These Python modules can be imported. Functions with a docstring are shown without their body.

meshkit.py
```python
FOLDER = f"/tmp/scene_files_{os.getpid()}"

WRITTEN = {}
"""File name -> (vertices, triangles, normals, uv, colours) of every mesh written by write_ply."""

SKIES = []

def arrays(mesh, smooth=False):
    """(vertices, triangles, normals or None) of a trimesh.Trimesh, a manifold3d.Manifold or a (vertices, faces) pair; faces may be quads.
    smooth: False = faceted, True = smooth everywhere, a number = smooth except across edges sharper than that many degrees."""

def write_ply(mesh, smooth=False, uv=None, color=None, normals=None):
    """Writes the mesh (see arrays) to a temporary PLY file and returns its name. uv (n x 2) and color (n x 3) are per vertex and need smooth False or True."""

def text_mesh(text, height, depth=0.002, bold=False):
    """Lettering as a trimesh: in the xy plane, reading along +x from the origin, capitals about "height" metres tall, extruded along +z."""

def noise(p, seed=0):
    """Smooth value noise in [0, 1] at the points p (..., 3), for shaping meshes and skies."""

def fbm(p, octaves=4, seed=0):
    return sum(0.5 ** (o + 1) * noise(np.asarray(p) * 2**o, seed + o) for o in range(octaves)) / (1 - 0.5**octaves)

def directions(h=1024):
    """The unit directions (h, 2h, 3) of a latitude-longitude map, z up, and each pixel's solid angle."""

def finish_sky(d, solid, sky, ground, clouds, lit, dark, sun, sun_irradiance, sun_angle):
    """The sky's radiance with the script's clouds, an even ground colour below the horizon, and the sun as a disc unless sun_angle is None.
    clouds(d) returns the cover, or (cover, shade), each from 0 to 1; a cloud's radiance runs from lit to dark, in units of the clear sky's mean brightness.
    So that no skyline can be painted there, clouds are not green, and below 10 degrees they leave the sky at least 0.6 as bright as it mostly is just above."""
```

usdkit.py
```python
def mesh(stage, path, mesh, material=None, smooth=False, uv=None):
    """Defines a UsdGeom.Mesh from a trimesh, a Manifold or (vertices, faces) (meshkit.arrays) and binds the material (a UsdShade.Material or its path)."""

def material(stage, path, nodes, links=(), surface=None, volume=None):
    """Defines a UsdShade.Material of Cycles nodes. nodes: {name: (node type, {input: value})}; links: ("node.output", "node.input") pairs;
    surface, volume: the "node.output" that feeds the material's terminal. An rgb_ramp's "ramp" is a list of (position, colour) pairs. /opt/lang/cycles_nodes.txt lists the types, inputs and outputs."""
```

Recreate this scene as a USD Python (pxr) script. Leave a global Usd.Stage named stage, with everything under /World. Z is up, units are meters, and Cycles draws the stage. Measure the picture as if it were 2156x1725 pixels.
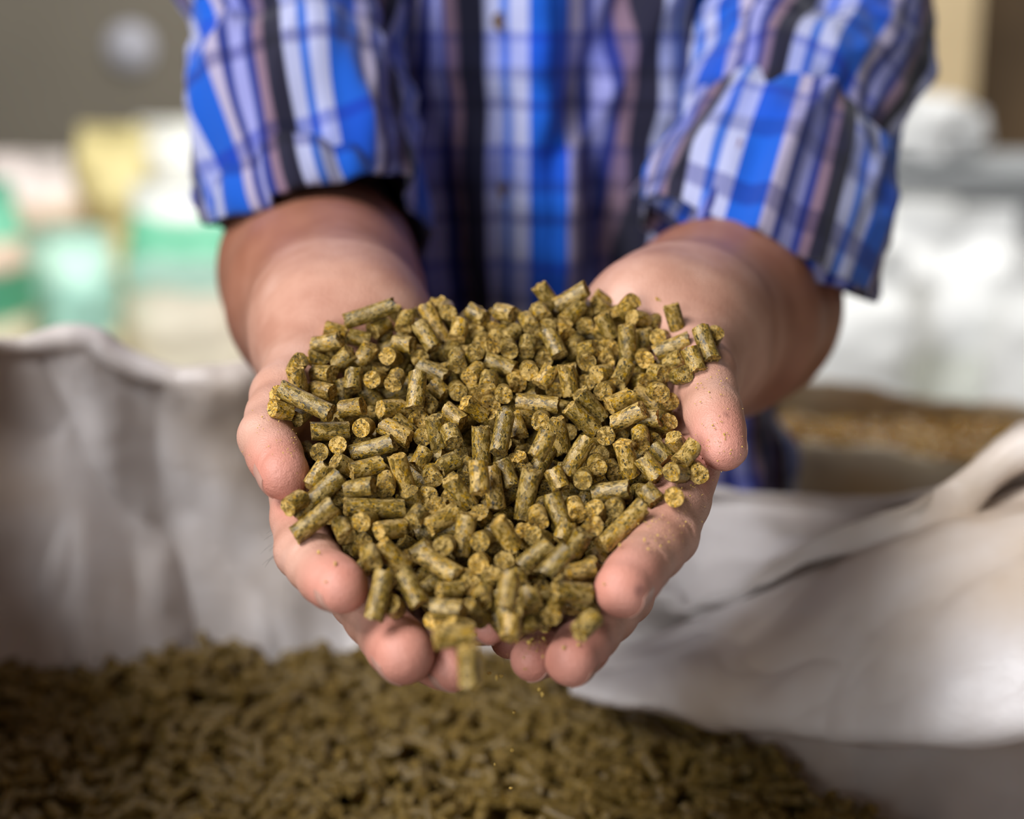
import math, numpy as np, trimesh, usdkit, meshkit
from pxr import Usd, UsdGeom, UsdLux, UsdShade, Gf, Sdf, Vt
from scipy.interpolate import RectBivariateSpline, CubicSpline
from scipy.spatial import cKDTree

stage = Usd.Stage.CreateInMemory()
UsdGeom.SetStageUpAxis(stage, "Z"); UsdGeom.SetStageMetersPerUnit(stage, 1.0)
UsdGeom.Xform.Define(stage, "/World"); UsdGeom.Scope.Define(stage, "/World/Looks")

# ---------------------------------------------------------------- camera, light, exposure
CAM_Z, PITCH, FPX = 1.32, math.radians(16.0), 3593.0
cam = UsdGeom.Camera.Define(stage, "/World/camera")
cam.CreateFocalLengthAttr(50.0); cam.CreateHorizontalApertureAttr(50.0 * 2156 / FPX)
cam.CreateFStopAttr(3.2); cam.CreateFocusDistanceAttr(0.693); cam.CreateClippingRangeAttr((0.05, 100.0))
cam.CreateExposureAttr(0.0)
cam.AddTranslateOp().Set((0, 0, CAM_Z)); cam.AddRotateXOp().Set(90.0 - math.degrees(PITCH))

def rect_light(name, pos, target, w, h, radiance, color):
    l = UsdLux.RectLight.Define(stage, "/World/" + name)
    l.CreateWidthAttr(w); l.CreateHeightAttr(h); l.CreateIntensityAttr(radiance); l.CreateColorAttr(color)
    z = np.subtract(pos, target); z = z / np.linalg.norm(z)
    x = np.cross([0, 0, 1.0], z); x = x / np.linalg.norm(x); y = np.cross(z, x)
    m = np.eye(4); m[0, :3], m[1, :3], m[2, :3], m[3, :3] = x, y, z, pos
    l.AddTransformOp().Set(Gf.Matrix4d(m.tolist()))
    return l

# daylight through the big doorway to the left behind the camera, and a roof light over the store
rect_light("roof_window_light", (-1.65, -0.3, 3.15), (0.0, 0.75, 1.1), 1.2, 1.1, 26.0, (0.97, 0.97, 1.0))
rect_light("doorway_light", (-1.9, -3.0, 1.75), (0.0, 0.8, 1.2), 2.4, 2.0, 11.0, (0.90, 0.95, 1.0))
rect_light("roof_light", (0.6, 4.7, 4.3), (0.6, 7.3, 0), 3.4, 1.8, 14.0, (1.0, 0.98, 0.94))
rect_light("roof_light_001", (-0.3, 3.0, 4.4), (-0.4, 7.0, 0), 3.0, 1.0, 13.0, (1.0, 0.97, 0.92))  # added fill lamp that brightens the fronts of the standing sacks
dome = UsdLux.DomeLight.Define(stage, "/World/sky"); dome.CreateIntensityAttr(0.04); dome.CreateColorAttr((0.95, 0.97, 1.0))

# ---------------------------------------------------------------- helpers
rng = np.random.default_rng(7)
FWD = np.array([0, math.cos(PITCH), -math.sin(PITCH)]); UP = np.array([0, math.sin(PITCH), math.cos(PITCH)])
EYE = np.array([0, 0, CAM_Z])

def P(px, py, d):
    """The point that stands at depth d (metres) where the photograph has the pixel (px, py)."""
    px, py, d = np.broadcast_arrays(np.asarray(px, float), np.asarray(py, float), np.asarray(d, float))
    return EYE + d[..., None] * (FWD + ((px - 1078) / FPX)[..., None] * np.array([1.0, 0, 0]) + ((862.5 - py) / FPX)[..., None] * UP)

used = {}
def numbered(name, parent="/World"):
    k = used.get((parent, name), 0); used[(parent, name)] = k + 1
    return f"{parent}/{name}" + (f"_{k:03d}" if k else "")

def tag(o, label=None, category=None, group=None, kind=None):
    p = o.GetPrim() if hasattr(o, "GetPrim") else o
    for k, v in (("label", label), ("category", category), ("group", group), ("kind", kind)):
        if v: p.SetCustomDataByKey(k, v)
    return p

def thing(name, label, category, group=None, loc=None, kind=None):
    x = UsdGeom.Xform.Define(stage, numbered(name))
    if loc is not None: x.AddTranslateOp().Set(Gf.Vec3d(*map(float, loc)))
    return tag(x, label, category, group, kind)

def obj(name, mesh, mat, parent=None, smooth=35, uv=None, attrs=None, matrix=None):
    path = numbered(name, str(parent.GetPath()) if parent is not None else "/World")
    m = usdkit.mesh(stage, path, mesh, mat, smooth=smooth, uv=uv)
    for k, v in (attrs or {}).items():
        UsdGeom.PrimvarsAPI(m).CreatePrimvar(k, Sdf.ValueTypeNames.FloatArray, "vertex").Set(Vt.FloatArray.FromNumpy(np.asarray(v, np.float32)))
    if matrix is not None:
        m.AddTransformOp().Set(Gf.Matrix4d(np.asarray(matrix, float).T.tolist()))
    return m.GetPrim()

def M(name, nodes, links=(), surface="p.BSDF"):
    return usdkit.material(stage, "/World/Looks/" + name, nodes, links, surface=surface)

def box(x0, x1, y0, y1, z0, z1):
    b = trimesh.creation.box([x1 - x0, y1 - y0, z1 - z0]); b.apply_translation([(x0 + x1) / 2, (y0 + y1) / 2, (z0 + z1) / 2]); return b

def grid_faces(nu, nv, wrap=False):
    i, j = np.meshgrid(np.arange(nu if wrap else nu - 1), np.arange(nv - 1), indexing="ij")
    i2 = (i + 1) % nu
    q = np.stack([i * nv + j, i2 * nv + j, i2 * nv + j + 1, i * nv + j + 1], -1).reshape(-1, 4)
    return np.vstack([q[:, [0, 1, 2]], q[:, [0, 2, 3]]])

# ---------------------------------------------------------------- materials
def plain(name, color, rough=0.8, noise=0.25, scale=6.0, bump=0.0, bscale=60.0, spec=0.3):
    c = np.array(color)
    n = {"t": ("geometry", {}), "n": ("noise_texture", {"scale": scale, "detail": 5.0}),
         "r": ("rgb_ramp", {"ramp": [(0.25, tuple(c * (1 - noise))), (0.75, tuple(np.minimum(c * (1 + noise), 1)))]}),
         "p": ("principled_bsdf", {"roughness": rough, "specular_ior_level": spec})}
    l = [("t.position", "n.vector"), ("n.fac", "r.fac"), ("r.color", "p.base_color")]
    if bump:
        n["b2"] = ("noise_texture", {"scale": bscale, "detail": 4.0}); n["b"] = ("bump", {"strength": bump, "distance": 0.01})
        l += [("t.position", "b2.vector"), ("b2.fac", "b.height"), ("b.normal", "p.normal")]
    return M(name, n, l)

def pellet_material(name, island=False, rough=0.34, yellow=0.0, coat=0.0):
    n = {"tc": ("geometry" if island else "texture_coordinate", {}), "oi": ("geometry" if island else "object_info", {}),
         "off": ("vector_math", {"math_type": "scale", "vector1": (17.0, 31.0, 23.0)}),
         "add": ("vector_math", {"math_type": "add"}),
         "mp": ("mapping", {"scale": (1, 1, 0.62) if not island else (1, 1, 1)}),
         "v": ("voronoi_texture", {"scale": 640.0, "detail": 1.0}), "dn": ("noise_texture", {"scale": 900.0, "detail": 3.0}),
         "wob": ("vector_math", {"math_type": "scale", "scale": 0.0011}), "add2": ("vector_math", {"math_type": "add"}),
         "s": ("separate_color", {}),
         "r": ("rgb_ramp", {"interpolate": False, "ramp": [(0.0, (0.184, 0.114, 0.018)), (0.20, (0.129, 0.082, 0.015)), (0.34, (0.243, 0.157, 0.030)), (0.50, (0.086, 0.062, 0.017)), (0.60, (0.212, 0.129, 0.018)), (0.72, (0.314, 0.213, 0.061)), (0.82, (0.360, 0.205, 0.010)), (0.92, (0.047, 0.037, 0.016)), (0.955, (0.392, 0.271, 0.091))]}),
         "n2": ("noise_texture", {"scale": 2200.0, "detail": 4.0}), "r2": ("rgb_ramp", {"ramp": [(0.3, (.5, .5, .48)), (0.7, (1.35, 1.32, 1.25))]}),
         "mul": ("mix_color", {"blend_type": "multiply", "fac": 0.85, "use_clamp": False}),
         "rr": ("rgb_ramp", {"ramp": [(0.0, (.74, .74, .7)), (0.5, (1, .98, .95)), (1.0, (1.28, 1.2, 1.05))]}),
         "tint": ("mix_color", {"blend_type": "multiply", "fac": 1.0, "b": (1 + yellow, 1 + yellow * .85, 1 + yellow * .3), "use_clamp": False}), "mul2": ("mix_color", {"blend_type": "multiply", "fac": 1.0, "use_clamp": False}),
         "at": ("attribute", {"attribute": "cut"}),
         "cutc": ("mix_color", {"blend_type": "multiply", "b": (1.22, 1.18, 1.1), "use_clamp": False}), "cf": ("math", {"math_type": "multiply", "value2": 1.0}),
         "ro": ("mix_float", {"a": rough, "b": 0.85}), "ro2": ("math", {"math_type": "multiply_add", "value2": 0.35, "value3": -0.17}), "ro3": ("math", {"math_type": "add"}),
         "bm": ("bump", {"strength": 0.6, "distance": 0.0004}), "bs": ("math", {"math_type": "multiply_add", "value2": 0.4, "value3": 0.5}), "bn": ("math", {"math_type": "multiply_add", "value2": 0.6}),
         "p": ("principled_bsdf", {"specular_ior_level": 0.42, "coat_weight": coat, "coat_roughness": 0.05, "coat_ior": 1.6})}
    rnd = "oi.random_per_island" if island else "oi.random"
    l = [(rnd, "off.scale"), ("tc.position" if island else "tc.object", "add.vector1"), ("off.vector", "add.vector2"), ("add.vector", "mp.vector"),
         ("mp.vector", "dn.vector"), ("dn.color", "wob.vector1"), ("mp.vector", "add2.vector1"), ("wob.vector", "add2.vector2"),
         ("add2.vector", "v.vector"), ("v.color", "s.color"), ("s.r", "r.fac"), ("mp.vector", "n2.vector"), ("n2.fac", "r2.fac"),
         ("r.color", "mul.a"), ("r2.color", "mul.b"), ("mul.result", "mul2.a"), (rnd, "rr.fac"), ("rr.color", "mul2.b"),
         ("mul2.result", "tint.a"), ("tint.result", "cutc.a"), ("at.fac", "cf.value1"), ("cf.value", "cutc.fac"), ("cutc.result", "p.base_color"),
         ("at.fac", "ro.fac"), ("at.fac", "bs.value1"), ("bs.value", "bm.strength"), ("n2.fac", "ro2.value1"), ("ro.result", "ro3.value1"), ("ro2.value", "ro3.value2"), ("ro3.value", "p.roughness"),
         ("v.distance", "bn.value1"), ("n2.fac", "bn.value3"), ("bn.value", "bm.height"), ("bm.normal", "p.normal")]
    return M(name, n, l)

M_PELLET = pellet_material("pellet")
M_PELLET_LOOSE = pellet_material("pellet_loose", island=True)
M_FEED_SHINY = pellet_material("shiny_feed", island=True, rough=0.14, yellow=2.2, coat=0.6)

M_SKIN = M("skin", {
    "g": ("geometry", {}), "n": ("noise_texture", {"scale": 38.0, "detail": 4.0}), "n3": ("noise_texture", {"scale": 260.0, "detail": 3.0}),
    "r": ("rgb_ramp", {"ramp": [(0.3, (.42, .20, .135)), (0.5, (.50, .262, .185)), (0.7, (.57, .325, .245))]}),
    "fl": ("attribute", {"attribute": "flush"}), "fc": ("mix_color", {"blend_type": "mix", "b": (.60, .175, .135)}),
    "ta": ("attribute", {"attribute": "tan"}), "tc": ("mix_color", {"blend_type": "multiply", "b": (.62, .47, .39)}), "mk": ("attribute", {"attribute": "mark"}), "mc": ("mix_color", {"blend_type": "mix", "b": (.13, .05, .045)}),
    "v": ("voronoi_texture", {"scale": 1500.0}), "n2": ("noise_texture", {"scale": 700.0, "detail": 4.0}),
    "cr": ("attribute", {"attribute": "crease"}), "w": ("wave_texture", {"scale": 300.0, "distortion": 6.0, "detail": 2.0}),
    "h1": ("math", {"math_type": "multiply_add", "value2": 0.6}),
    "b": ("bump", {"strength": 0.42, "distance": 0.0006}),
    "p": ("principled_bsdf", {"roughness": 0.48, "specular_ior_level": 0.38, "subsurface_weight": 0.0, "subsurface_scale": 0.004, "subsurface_radius": (1.0, 0.35, 0.2), "subsurface_method": "random_walk"})},
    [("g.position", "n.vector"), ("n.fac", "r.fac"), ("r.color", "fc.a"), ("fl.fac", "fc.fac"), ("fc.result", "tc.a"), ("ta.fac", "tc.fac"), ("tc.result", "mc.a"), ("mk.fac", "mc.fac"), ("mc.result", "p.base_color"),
     ("g.position", "v.vector"), ("g.position", "n2.vector"), ("v.distance", "h1.value1"), ("n2.fac", "h1.value3"), ("h1.value", "b.height"), ("b.normal", "p.normal")])
M_NAIL = M("nail", {"p": ("principled_bsdf", {"base_color": (.46, .25, .19), "roughness": 0.36})})
M_HAIR = M("hair", {"p": ("principled_bsdf", {"base_color": (.05, .03, .02), "roughness": 0.6})})

def plaid(name, du, dv):
    W, B, K, R, N, L, Q, U = (0.344, 0.358, 0.531), (0.032, 0.108, 0.428), (0.009, 0.008, 0.023), (0.160, 0.099, 0.140), (0.014, 0.025, 0.162), (0.217, 0.223, 0.457), (0.319, 0.281, 0.392), (0.003, 0.076, 0.428)
    def bands(items):
        out, eps = [], 0.006
        for a, b, c in items: out += [(a + eps, c), (b - eps, c)]
        return out
    warp = bands([(0, .12, W), (.12, .18, B), (.18, .28, W), (.28, .40, K), (.40, .47, R), (.47, .53, N), (.53, .62, L), (.62, .68, N), (.68, .77, Q), (.77, 1.0, U)])
    weft = bands([(0, .07, (.30, .30, .50)), (.07, .40, (1, 1, 1)), (.40, .47, (.25, .32, .75)), (.47, .70, (.66, .72, 1.0)), (.70, .80, (.40, .42, .60)), (.80, 1.0, (1, 1, 1))])
    return M(name, {
        "uv": ("attribute", {"attribute": "st"}), "s": ("separate_xyz", {}),
        "u": ("math", {"math_type": "multiply_add", "value2": 1 / 0.084, "value3": du}), "uf": ("math", {"math_type": "fraction"}),
        "v": ("math", {"math_type": "multiply_add", "value2": 1 / 0.074, "value3": dv}), "vf": ("math", {"math_type": "fraction"}),
        "ru": ("rgb_ramp", {"ramp": warp}), "rv": ("rgb_ramp", {"ramp": weft}),
        "m": ("mix_color", {"blend_type": "multiply", "fac": 0.74}),
        "g": ("geometry", {}), "n": ("noise_texture", {"scale": 900.0, "detail": 2.0}), "b": ("bump", {"strength": 0.15, "distance": 0.0008}),
        "p": ("principled_bsdf", {"roughness": 0.85, "sheen_weight": 0.15, "specular_ior_level": 0.2})},
        [("uv.vector", "s.vector"), ("s.x", "u.value1"), ("u.value", "uf.value1"), ("uf.value", "ru.fac"), ("s.y", "v.value1"), ("v.value", "vf.value1"), ("vf.value", "rv.fac"),
         ("ru.color", "m.a"), ("rv.color", "m.b"), ("m.result", "p.base_color"), ("g.position", "n.vector"), ("n.fac", "b.height"), ("b.normal", "p.normal")])

M_WOVEN = M("woven_sack", {
    "g": ("geometry", {}), "n": ("noise_texture", {"scale": 5.0, "detail": 5.0}),
    "r": ("rgb_ramp", {"ramp": [(0.36, (.61, .49, .375)), (0.58, (.82, .78, .765))]}),
    "n2": ("noise_texture", {"scale": 30.0, "detail": 4.0, "distortion": 0.3}), "n3": ("noise_texture", {"scale": 900.0, "detail": 1.0}),
    "h": ("math", {"math_type": "multiply_add", "value2": 0.06}), "b": ("bump", {"strength": 0.22, "distance": 0.012}),
    "tr": ("translucent_bsdf", {"color": (.72, .52, .32)}), "mx": ("mix_closure", {"fac": 0.22}),
    "p": ("principled_bsdf", {"roughness": 0.40, "specular_ior_level": 0.5})},
    [("g.position", "n.vector"), ("n.fac", "r.fac"), ("r.color", "p.base_color"), ("g.position", "n2.vector"), ("g.position", "n3.vector"),
     ("n3.fac", "h.value1"), ("n2.fac", "h.value3"), ("h.value", "b.height"), ("b.normal", "p.normal"), ("p.BSDF", "mx.closure1"), ("tr.BSDF", "mx.closure2")], surface="mx.closure")

# ---------------------------------------------------------------- the setting
M_FLOOR = plain("concrete_floor", (.34, .31, .26), noise=0.2, scale=2.0)
M_WALL = plain("plaster_wall", (.16, .142, .113), noise=0.10, scale=1.2)
M_DARK = plain("dark_boards", (.085, .055, .03), noise=0.3, scale=3.0)
M_BEIGE = plain("beige_plaster", (.55, .43, .26), noise=0.08, scale=2.0)
M_GREY = plain("grey_concrete", (.27, .285, .30), noise=0.1, scale=3.0)
def struct(name, mesh, m): return tag(obj(name, mesh, m, smooth=False), kind="structure")
struct("floor", box(-4.5, 4.5, -4.0, 7.2, -0.1, 0), M_FLOOR)
struct("wall_back", box(-4.5, 4.5, 7.0, 7.2, 0, 4.5), M_WALL)
struct("pillar", box(1.52, 1.79, 6.7, 7.0, 0, 4.5), M_BEIGE)
struct("wall_right", box(4.4, 4.6, -4.0, 7.2, 0, 4.5), M_WALL)
struct("wall_left", box(-4.6, -4.4, 1.5, 7.2, 0, 4.5), M_WALL)
struct("ceiling", box(-4.5, 4.5, -4.0, 7.2, 4.5, 4.6), M_WALL)

door = tag(UsdGeom.Xform.Define(stage, "/World/door_1"), kind="structure")
for k in range(8): obj("plank", box(1.80 + k * .2, 1.99 + k * .2, 6.93 - .004 * (k % 2), 6.98, 0, 2.5), M_DARK, door, smooth=False)
for z in (.35, 1.2, 2.1): obj("cross_bar", box(1.8, 3.39, 6.90, 6.932, z, z + .14), M_DARK, door, smooth=False)

# ---------------------------------------------------------------- the person: one body from joints with radii
def fine_axis(lo, a, b, hi, h, H):
    return np.concatenate([np.arange(lo, a, H), np.arange(a, b, h), np.arange(b, hi, H)]).astype(np.float32)
XS = fine_axis(-0.36, -0.118, 0.118, 0.37, 0.0014, 0.0042)
YS = fine_axis(0.52, 0.535, 0.75, 1.36, 0.0014, 0.0042)
ZS = fine_axis(0.985, 1.015, 1.235, 1.92, 0.0014, 0.0042)

def new_field(): return np.full((len(XS), len(YS), len(ZS)), 0.06, np.float32)
def smin(a, b, k):
    if k <= 0: return np.minimum(a, b)
    h = np.maximum(k - np.abs(a - b), 0) / k
    return np.minimum(a, b) - h * h * k * 0.25
def seg(p, a, b, ra, rb):
    ba = b - a; t = np.clip(((p - a) @ ba) / (ba @ ba), 0, 1)
    return np.linalg.norm(p - a - t[..., None] * ba, axis=-1) - (ra + (rb - ra) * t)
def region(lo, hi):
    return tuple(slice(*np.searchsorted(A, (l, h))) for A, l, h in zip((XS, YS, ZS), lo, hi))
def points(reg):
    return np.stack(np.meshgrid(XS[reg[0]], YS[reg[1]], ZS[reg[2]], indexing="ij"), -1)
def put(F, a, b, ra, rb, k, margin=0.02):
    r = max(ra, rb) + margin
    reg = region(np.minimum(a, b) - r, np.maximum(a, b) + r)
    if 0 in [s.stop - s.start for s in reg]: return
    F[reg] = smin(F[reg], seg(points(reg).astype(np.float32), np.asarray(a, np.float32), np.asarray(b, np.float32), ra, rb).astype(np.float32), k)
def put_ellipsoid(F, c, r, k):
    c, r = np.asarray(c, float), np.asarray(r, float)
    reg = region(c - r - .03, c + r + .03)
    q = np.linalg.norm((points(reg) - c) / r, axis=-1)
    F[reg] = smin(F[reg], ((q - 1) * r.min()).astype(np.float32), k)

HANDS = {
 "right": dict(  # the hand at the left of the picture
    wrist=[((690, 715, .80), (762, 710, .80), .022)],
    thumb=[((680, 760, .775), .019), ((598, 835, .733), .0130), ((560, 920, .700), .0112), ((596, 997, .678), .0106)],
    index=[((632, 1025, .713), .0135), ((640, 1160, .668), .0113), ((685, 1215, .645), .0104), ((718, 1236, .630), .0101)],
    middle=[((735, 1095, .722), .0130), ((755, 1262, .675), .0110), ((818, 1337, .650), .0112), ((850, 1378, .630), .0114)],
    ring=[((850, 1135, .738), .0125), ((872, 1320, .682), .0105), ((912, 1385, .657), .0100), ((952, 1405, .641), .0095)],
    pinky=[((955, 1150, .745), .0115), ((985, 1280, .690), .0090), ((995, 1308, .668), .0082), ((1028, 1318, .654), .0076)],
    palm=[((675, 790, .775), (636, 905, .738), .019, .0145), ((810, 760, .79), (905, 900, .785), .019, .020), ((905, 900, .785), (985, 1090, .758), .020, .0125), ((740, 770, .79), (740, 1050, .752), .018, .014), ((725, 730, .80), (640, 1020, .722), .018, .0125),
          ((725, 730, .80), (735, 1085, .735), .018, .0125), ((740, 730, .80), (850, 1130, .75), .018, .0135)],
    arm=[((726, 713, .80), .027), ((712, 685, .85), .033), ((685, 632, .93), .042), ((668, 570, 1.01), .046), ((655, 520, 1.06), .045)], shoulder=(-.165, 1.20, 1.43)),
 "left": dict(
    wrist=[((1372, 690, .797), (1445, 715, .80), .022)],
    thumb=[((1440, 745, .775), .019), ((1481, 785, .735), .0126), ((1502, 870, .705), .0118), ((1524, 943, .690), .0096)],
    index=[((1448, 985, .712), .0137), ((1408, 1128, .668), .0115), ((1352, 1190, .645), .0107), ((1312, 1240, .628), .0108)],
    middle=[((1350, 1085, .722), .0130), ((1318, 1255, .680), .0108), ((1248, 1333, .652), .0102), ((1203, 1390, .630), .0099)],
    ring=[((1238, 1135, .740), .0125), ((1205, 1298, .692), .0098), ((1166, 1360, .664), .0092), ((1122, 1388, .646), .0087)],
    pinky=[((1140, 1150, .748), .0115), ((1108, 1290, .705), .0090), ((1100, 1333, .693), .0082), ((1072, 1348, .684), .0076)],
    palm=[((1440, 785, .775), (1455, 900, .738), .019, .0145), ((1320, 745, .79), (1205, 900, .785), .019, .020), ((1205, 900, .785), (1105, 1090, .760), .020, .0125), ((1390, 770, .79), (1350, 1050, .752), .018, .014), ((1405, 730, .80), (1440, 985, .722), .018, .0125),
          ((1400, 730, .80), (1350, 1080, .735), .018, .0125), ((1380, 730, .80), (1238, 1130, .752), .018, .0135), ((1348, 672, .787), (1400, 720, .79), .016, .018)],
    arm=[((1405, 713, .80), .027), ((1440, 702, .85), .034), ((1512, 672, .93), .043), ((1560, 645, 1.01), .047), ((1575, 620, 1.05), .046)], shoulder=(.205, 1.20, 1.43)),
}
def build_body():
    total = None; caps = []
    for side, H in HANDS.items():
        F, G = new_field(), new_field()
        for a, b, r in H["wrist"]: put(F, P(*a), P(*b), r, r, .012)
        for a, b, ra, rb in H["palm"]:
            put(F, P(*a), P(*b), ra, rb, .012); caps.append((P(*a), P(*b), ra, rb))
        pts = H["arm"]
        for (a, ra), (b, rb) in zip(pts, pts[1:]): put(F, P(*a), P(*b), ra, rb, .05, .06)
        e, s = P(*pts[-1][0]), np.array(H["shoulder"]); m = e + (s - e) * .45
        put(F, e, m, .044, .044, .02, .03); put(F, m, s, .044, .048, .02, .03)
        for f in ("thumb", "index", "middle", "ring", "pinky"):
            J = H[f]; lo = np.min([P(*p) for p, r in J], 0) - .035; hi = np.max([P(*p) for p, r in J], 0) + .035
            reg = region(lo, hi); pp = points(reg).astype(np.float32); g = np.full(pp.shape[:3], .06, np.float32)
            for (a, ra), (b, rb) in zip(J, J[1:]):
                a_, b_ = P(*a).astype(np.float32), P(*b).astype(np.float32)
                g = smin(g, seg(pp, a_, b_, ra, rb * 1.0), .003); caps.append((P(*a), P(*b), ra, rb))
                mid = (a_ + b_) / 2                                           # the soft pad between two joints
                g = smin(g, (np.linalg.norm(pp - mid, axis=-1) - (ra + rb) * .5 * .97).astype(np.float32), .004)
            G[reg] = smin(G[reg], g, .0012)
        J = H["thumb"]; put(F, P(*J[0][0]), P(*J[1][0]), J[0][1], J[1][1], .014)
        F = smin(F, G, .006)
        total = F if total is None else np.minimum(total, F)
    # trunk, neck and head (above the picture)
    T = new_field()
    put_ellipsoid(T, (.02, 1.235, 1.22), (.165, .095, .30), .03)
    put(T, np.array([-.15, 1.22, 1.44]), np.array([.19, 1.22, 1.44]), .058, .058, .05, .03)
    put(T, np.array([.02, 1.225, 1.46]), np.array([.02, 1.20, 1.60]), .062, .056, .04, .03)
    put_ellipsoid(T, (.02, 1.175, 1.735), (.076, .098, .118), .02)
    put_ellipsoid(T, (.02, 1.13, 1.665), (.052, .062, .055), .03)
    put(T, np.array([.02, 1.078, 1.735]), np.array([.02, 1.062, 1.70]), .008, .014, .012)
    for s in (-1, 1): put_ellipsoid(T, (.02 + s * .078, 1.185, 1.725), (.010, .022, .034), .006)
    total = smin(total, T, .02)
    return total, caps

def surface_nets(F):
    S = F < 0
    any_, all_ = np.zeros(tuple(n - 1 for n in F.shape), bool), np.ones(tuple(n - 1 for n in F.shape), bool)
    for o in np.ndindex(2, 2, 2):
        c = S[o[0]:S.shape[0] - 1 + o[0], o[1]:S.shape[1] - 1 + o[1], o[2]:S.shape[2] - 1 + o[2]]
        any_ |= c; all_ &= c
    cells = np.argwhere(any_ & ~all_)
    index = np.full(any_.shape, -1, np.int32); index[tuple(cells.T)] = np.arange(len(cells))
    val = np.stack([F[tuple((cells + o).T)] for o in np.ndindex(2, 2, 2)], 1); off = np.array(list(np.ndindex(2, 2, 2)), float)
    acc, cnt = np.zeros((len(cells), 3)), np.zeros(len(cells))
    for i in range(8):
        for j in range(i + 1, 8):
            if np.abs(off[i] - off[j]).sum() != 1: continue
            cross = (val[:, i] < 0) != (val[:, j] < 0); t = val[cross, i] / (val[cross, i] - val[cross, j])
            acc[cross] += off[i] + t[:, None] * (off[j] - off[i]); cnt[cross] += 1
    q = cells + acc / cnt[:, None]
    v = np.stack([np.interp(q[:, k], np.arange(len(A)), A) for k, A in enumerate((XS, YS, ZS))], 1)
    faces = []
    for ax in range(3):
        a, b = (ax + 1) % 3, (ax + 2) % 3
        lo = [slice(None)] * 3; hi = [slice(None)] * 3; lo[ax] = slice(0, -1); hi[ax] = slice(1, None)
        e = np.argwhere(S[tuple(lo)] != S[tuple(hi)]); e = e[(e[:, a] > 0) & (e[:, b] > 0)]
        da, db = np.eye(3, dtype=int)[a], np.eye(3, dtype=int)[b]
        ok = (e[:, a] < index.shape[a]) & (e[:, b] < index.shape[b]); e = e[ok]
        qd = np.stack([index[tuple((e - x).T)] for x in (0 * da, da, da + db, db)], 1)
        flip = ~S[tuple(e.T)]; qd[flip] = qd[flip][:, ::-1]
        faces.append(qd)
    f = np.vstack(faces)
    return v, np.vstack([f[:, [0, 1, 2]], f[:, [0, 2, 3]]])

field, CAPSULES = build_body()
bv, bf = surface_nets(field); del field
body_mesh = trimesh.Trimesh(bv, bf, process=False)
if body_mesh.volume < 0: body_mesh.invert()
from scipy.sparse import coo_matrix, diags
ed = np.vstack([bf[:, [0, 1]], bf[:, [1, 2]], bf[:, [2, 0]]]); ed = np.vstack([ed, ed[:, ::-1]])
adj = coo_matrix((np.ones(len(ed)), (ed[:, 0], ed[:, 1])), shape=(len(bv), len(bv))).tocsr(); adj.data[:] = 1
adj = diags(1 / np.maximum(np.asarray(adj.sum(1)).ravel(), 1)) @ adj
for k in range(8): bv = bv + (0.5 if k % 2 == 0 else -0.51) * (adj @ bv - bv)
soft = np.clip(((bv - EYE) @ FWD - .80) / .05, 0, 1)[:, None]
for k in range(60): bv = bv + soft * (0.55 if k % 2 == 0 else -0.555) * (adj @ bv - bv)
body_mesh = trimesh.Trimesh(bv, np.array(body_mesh.faces), process=False); bn = np.array(body_mesh.vertex_normals)
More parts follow.
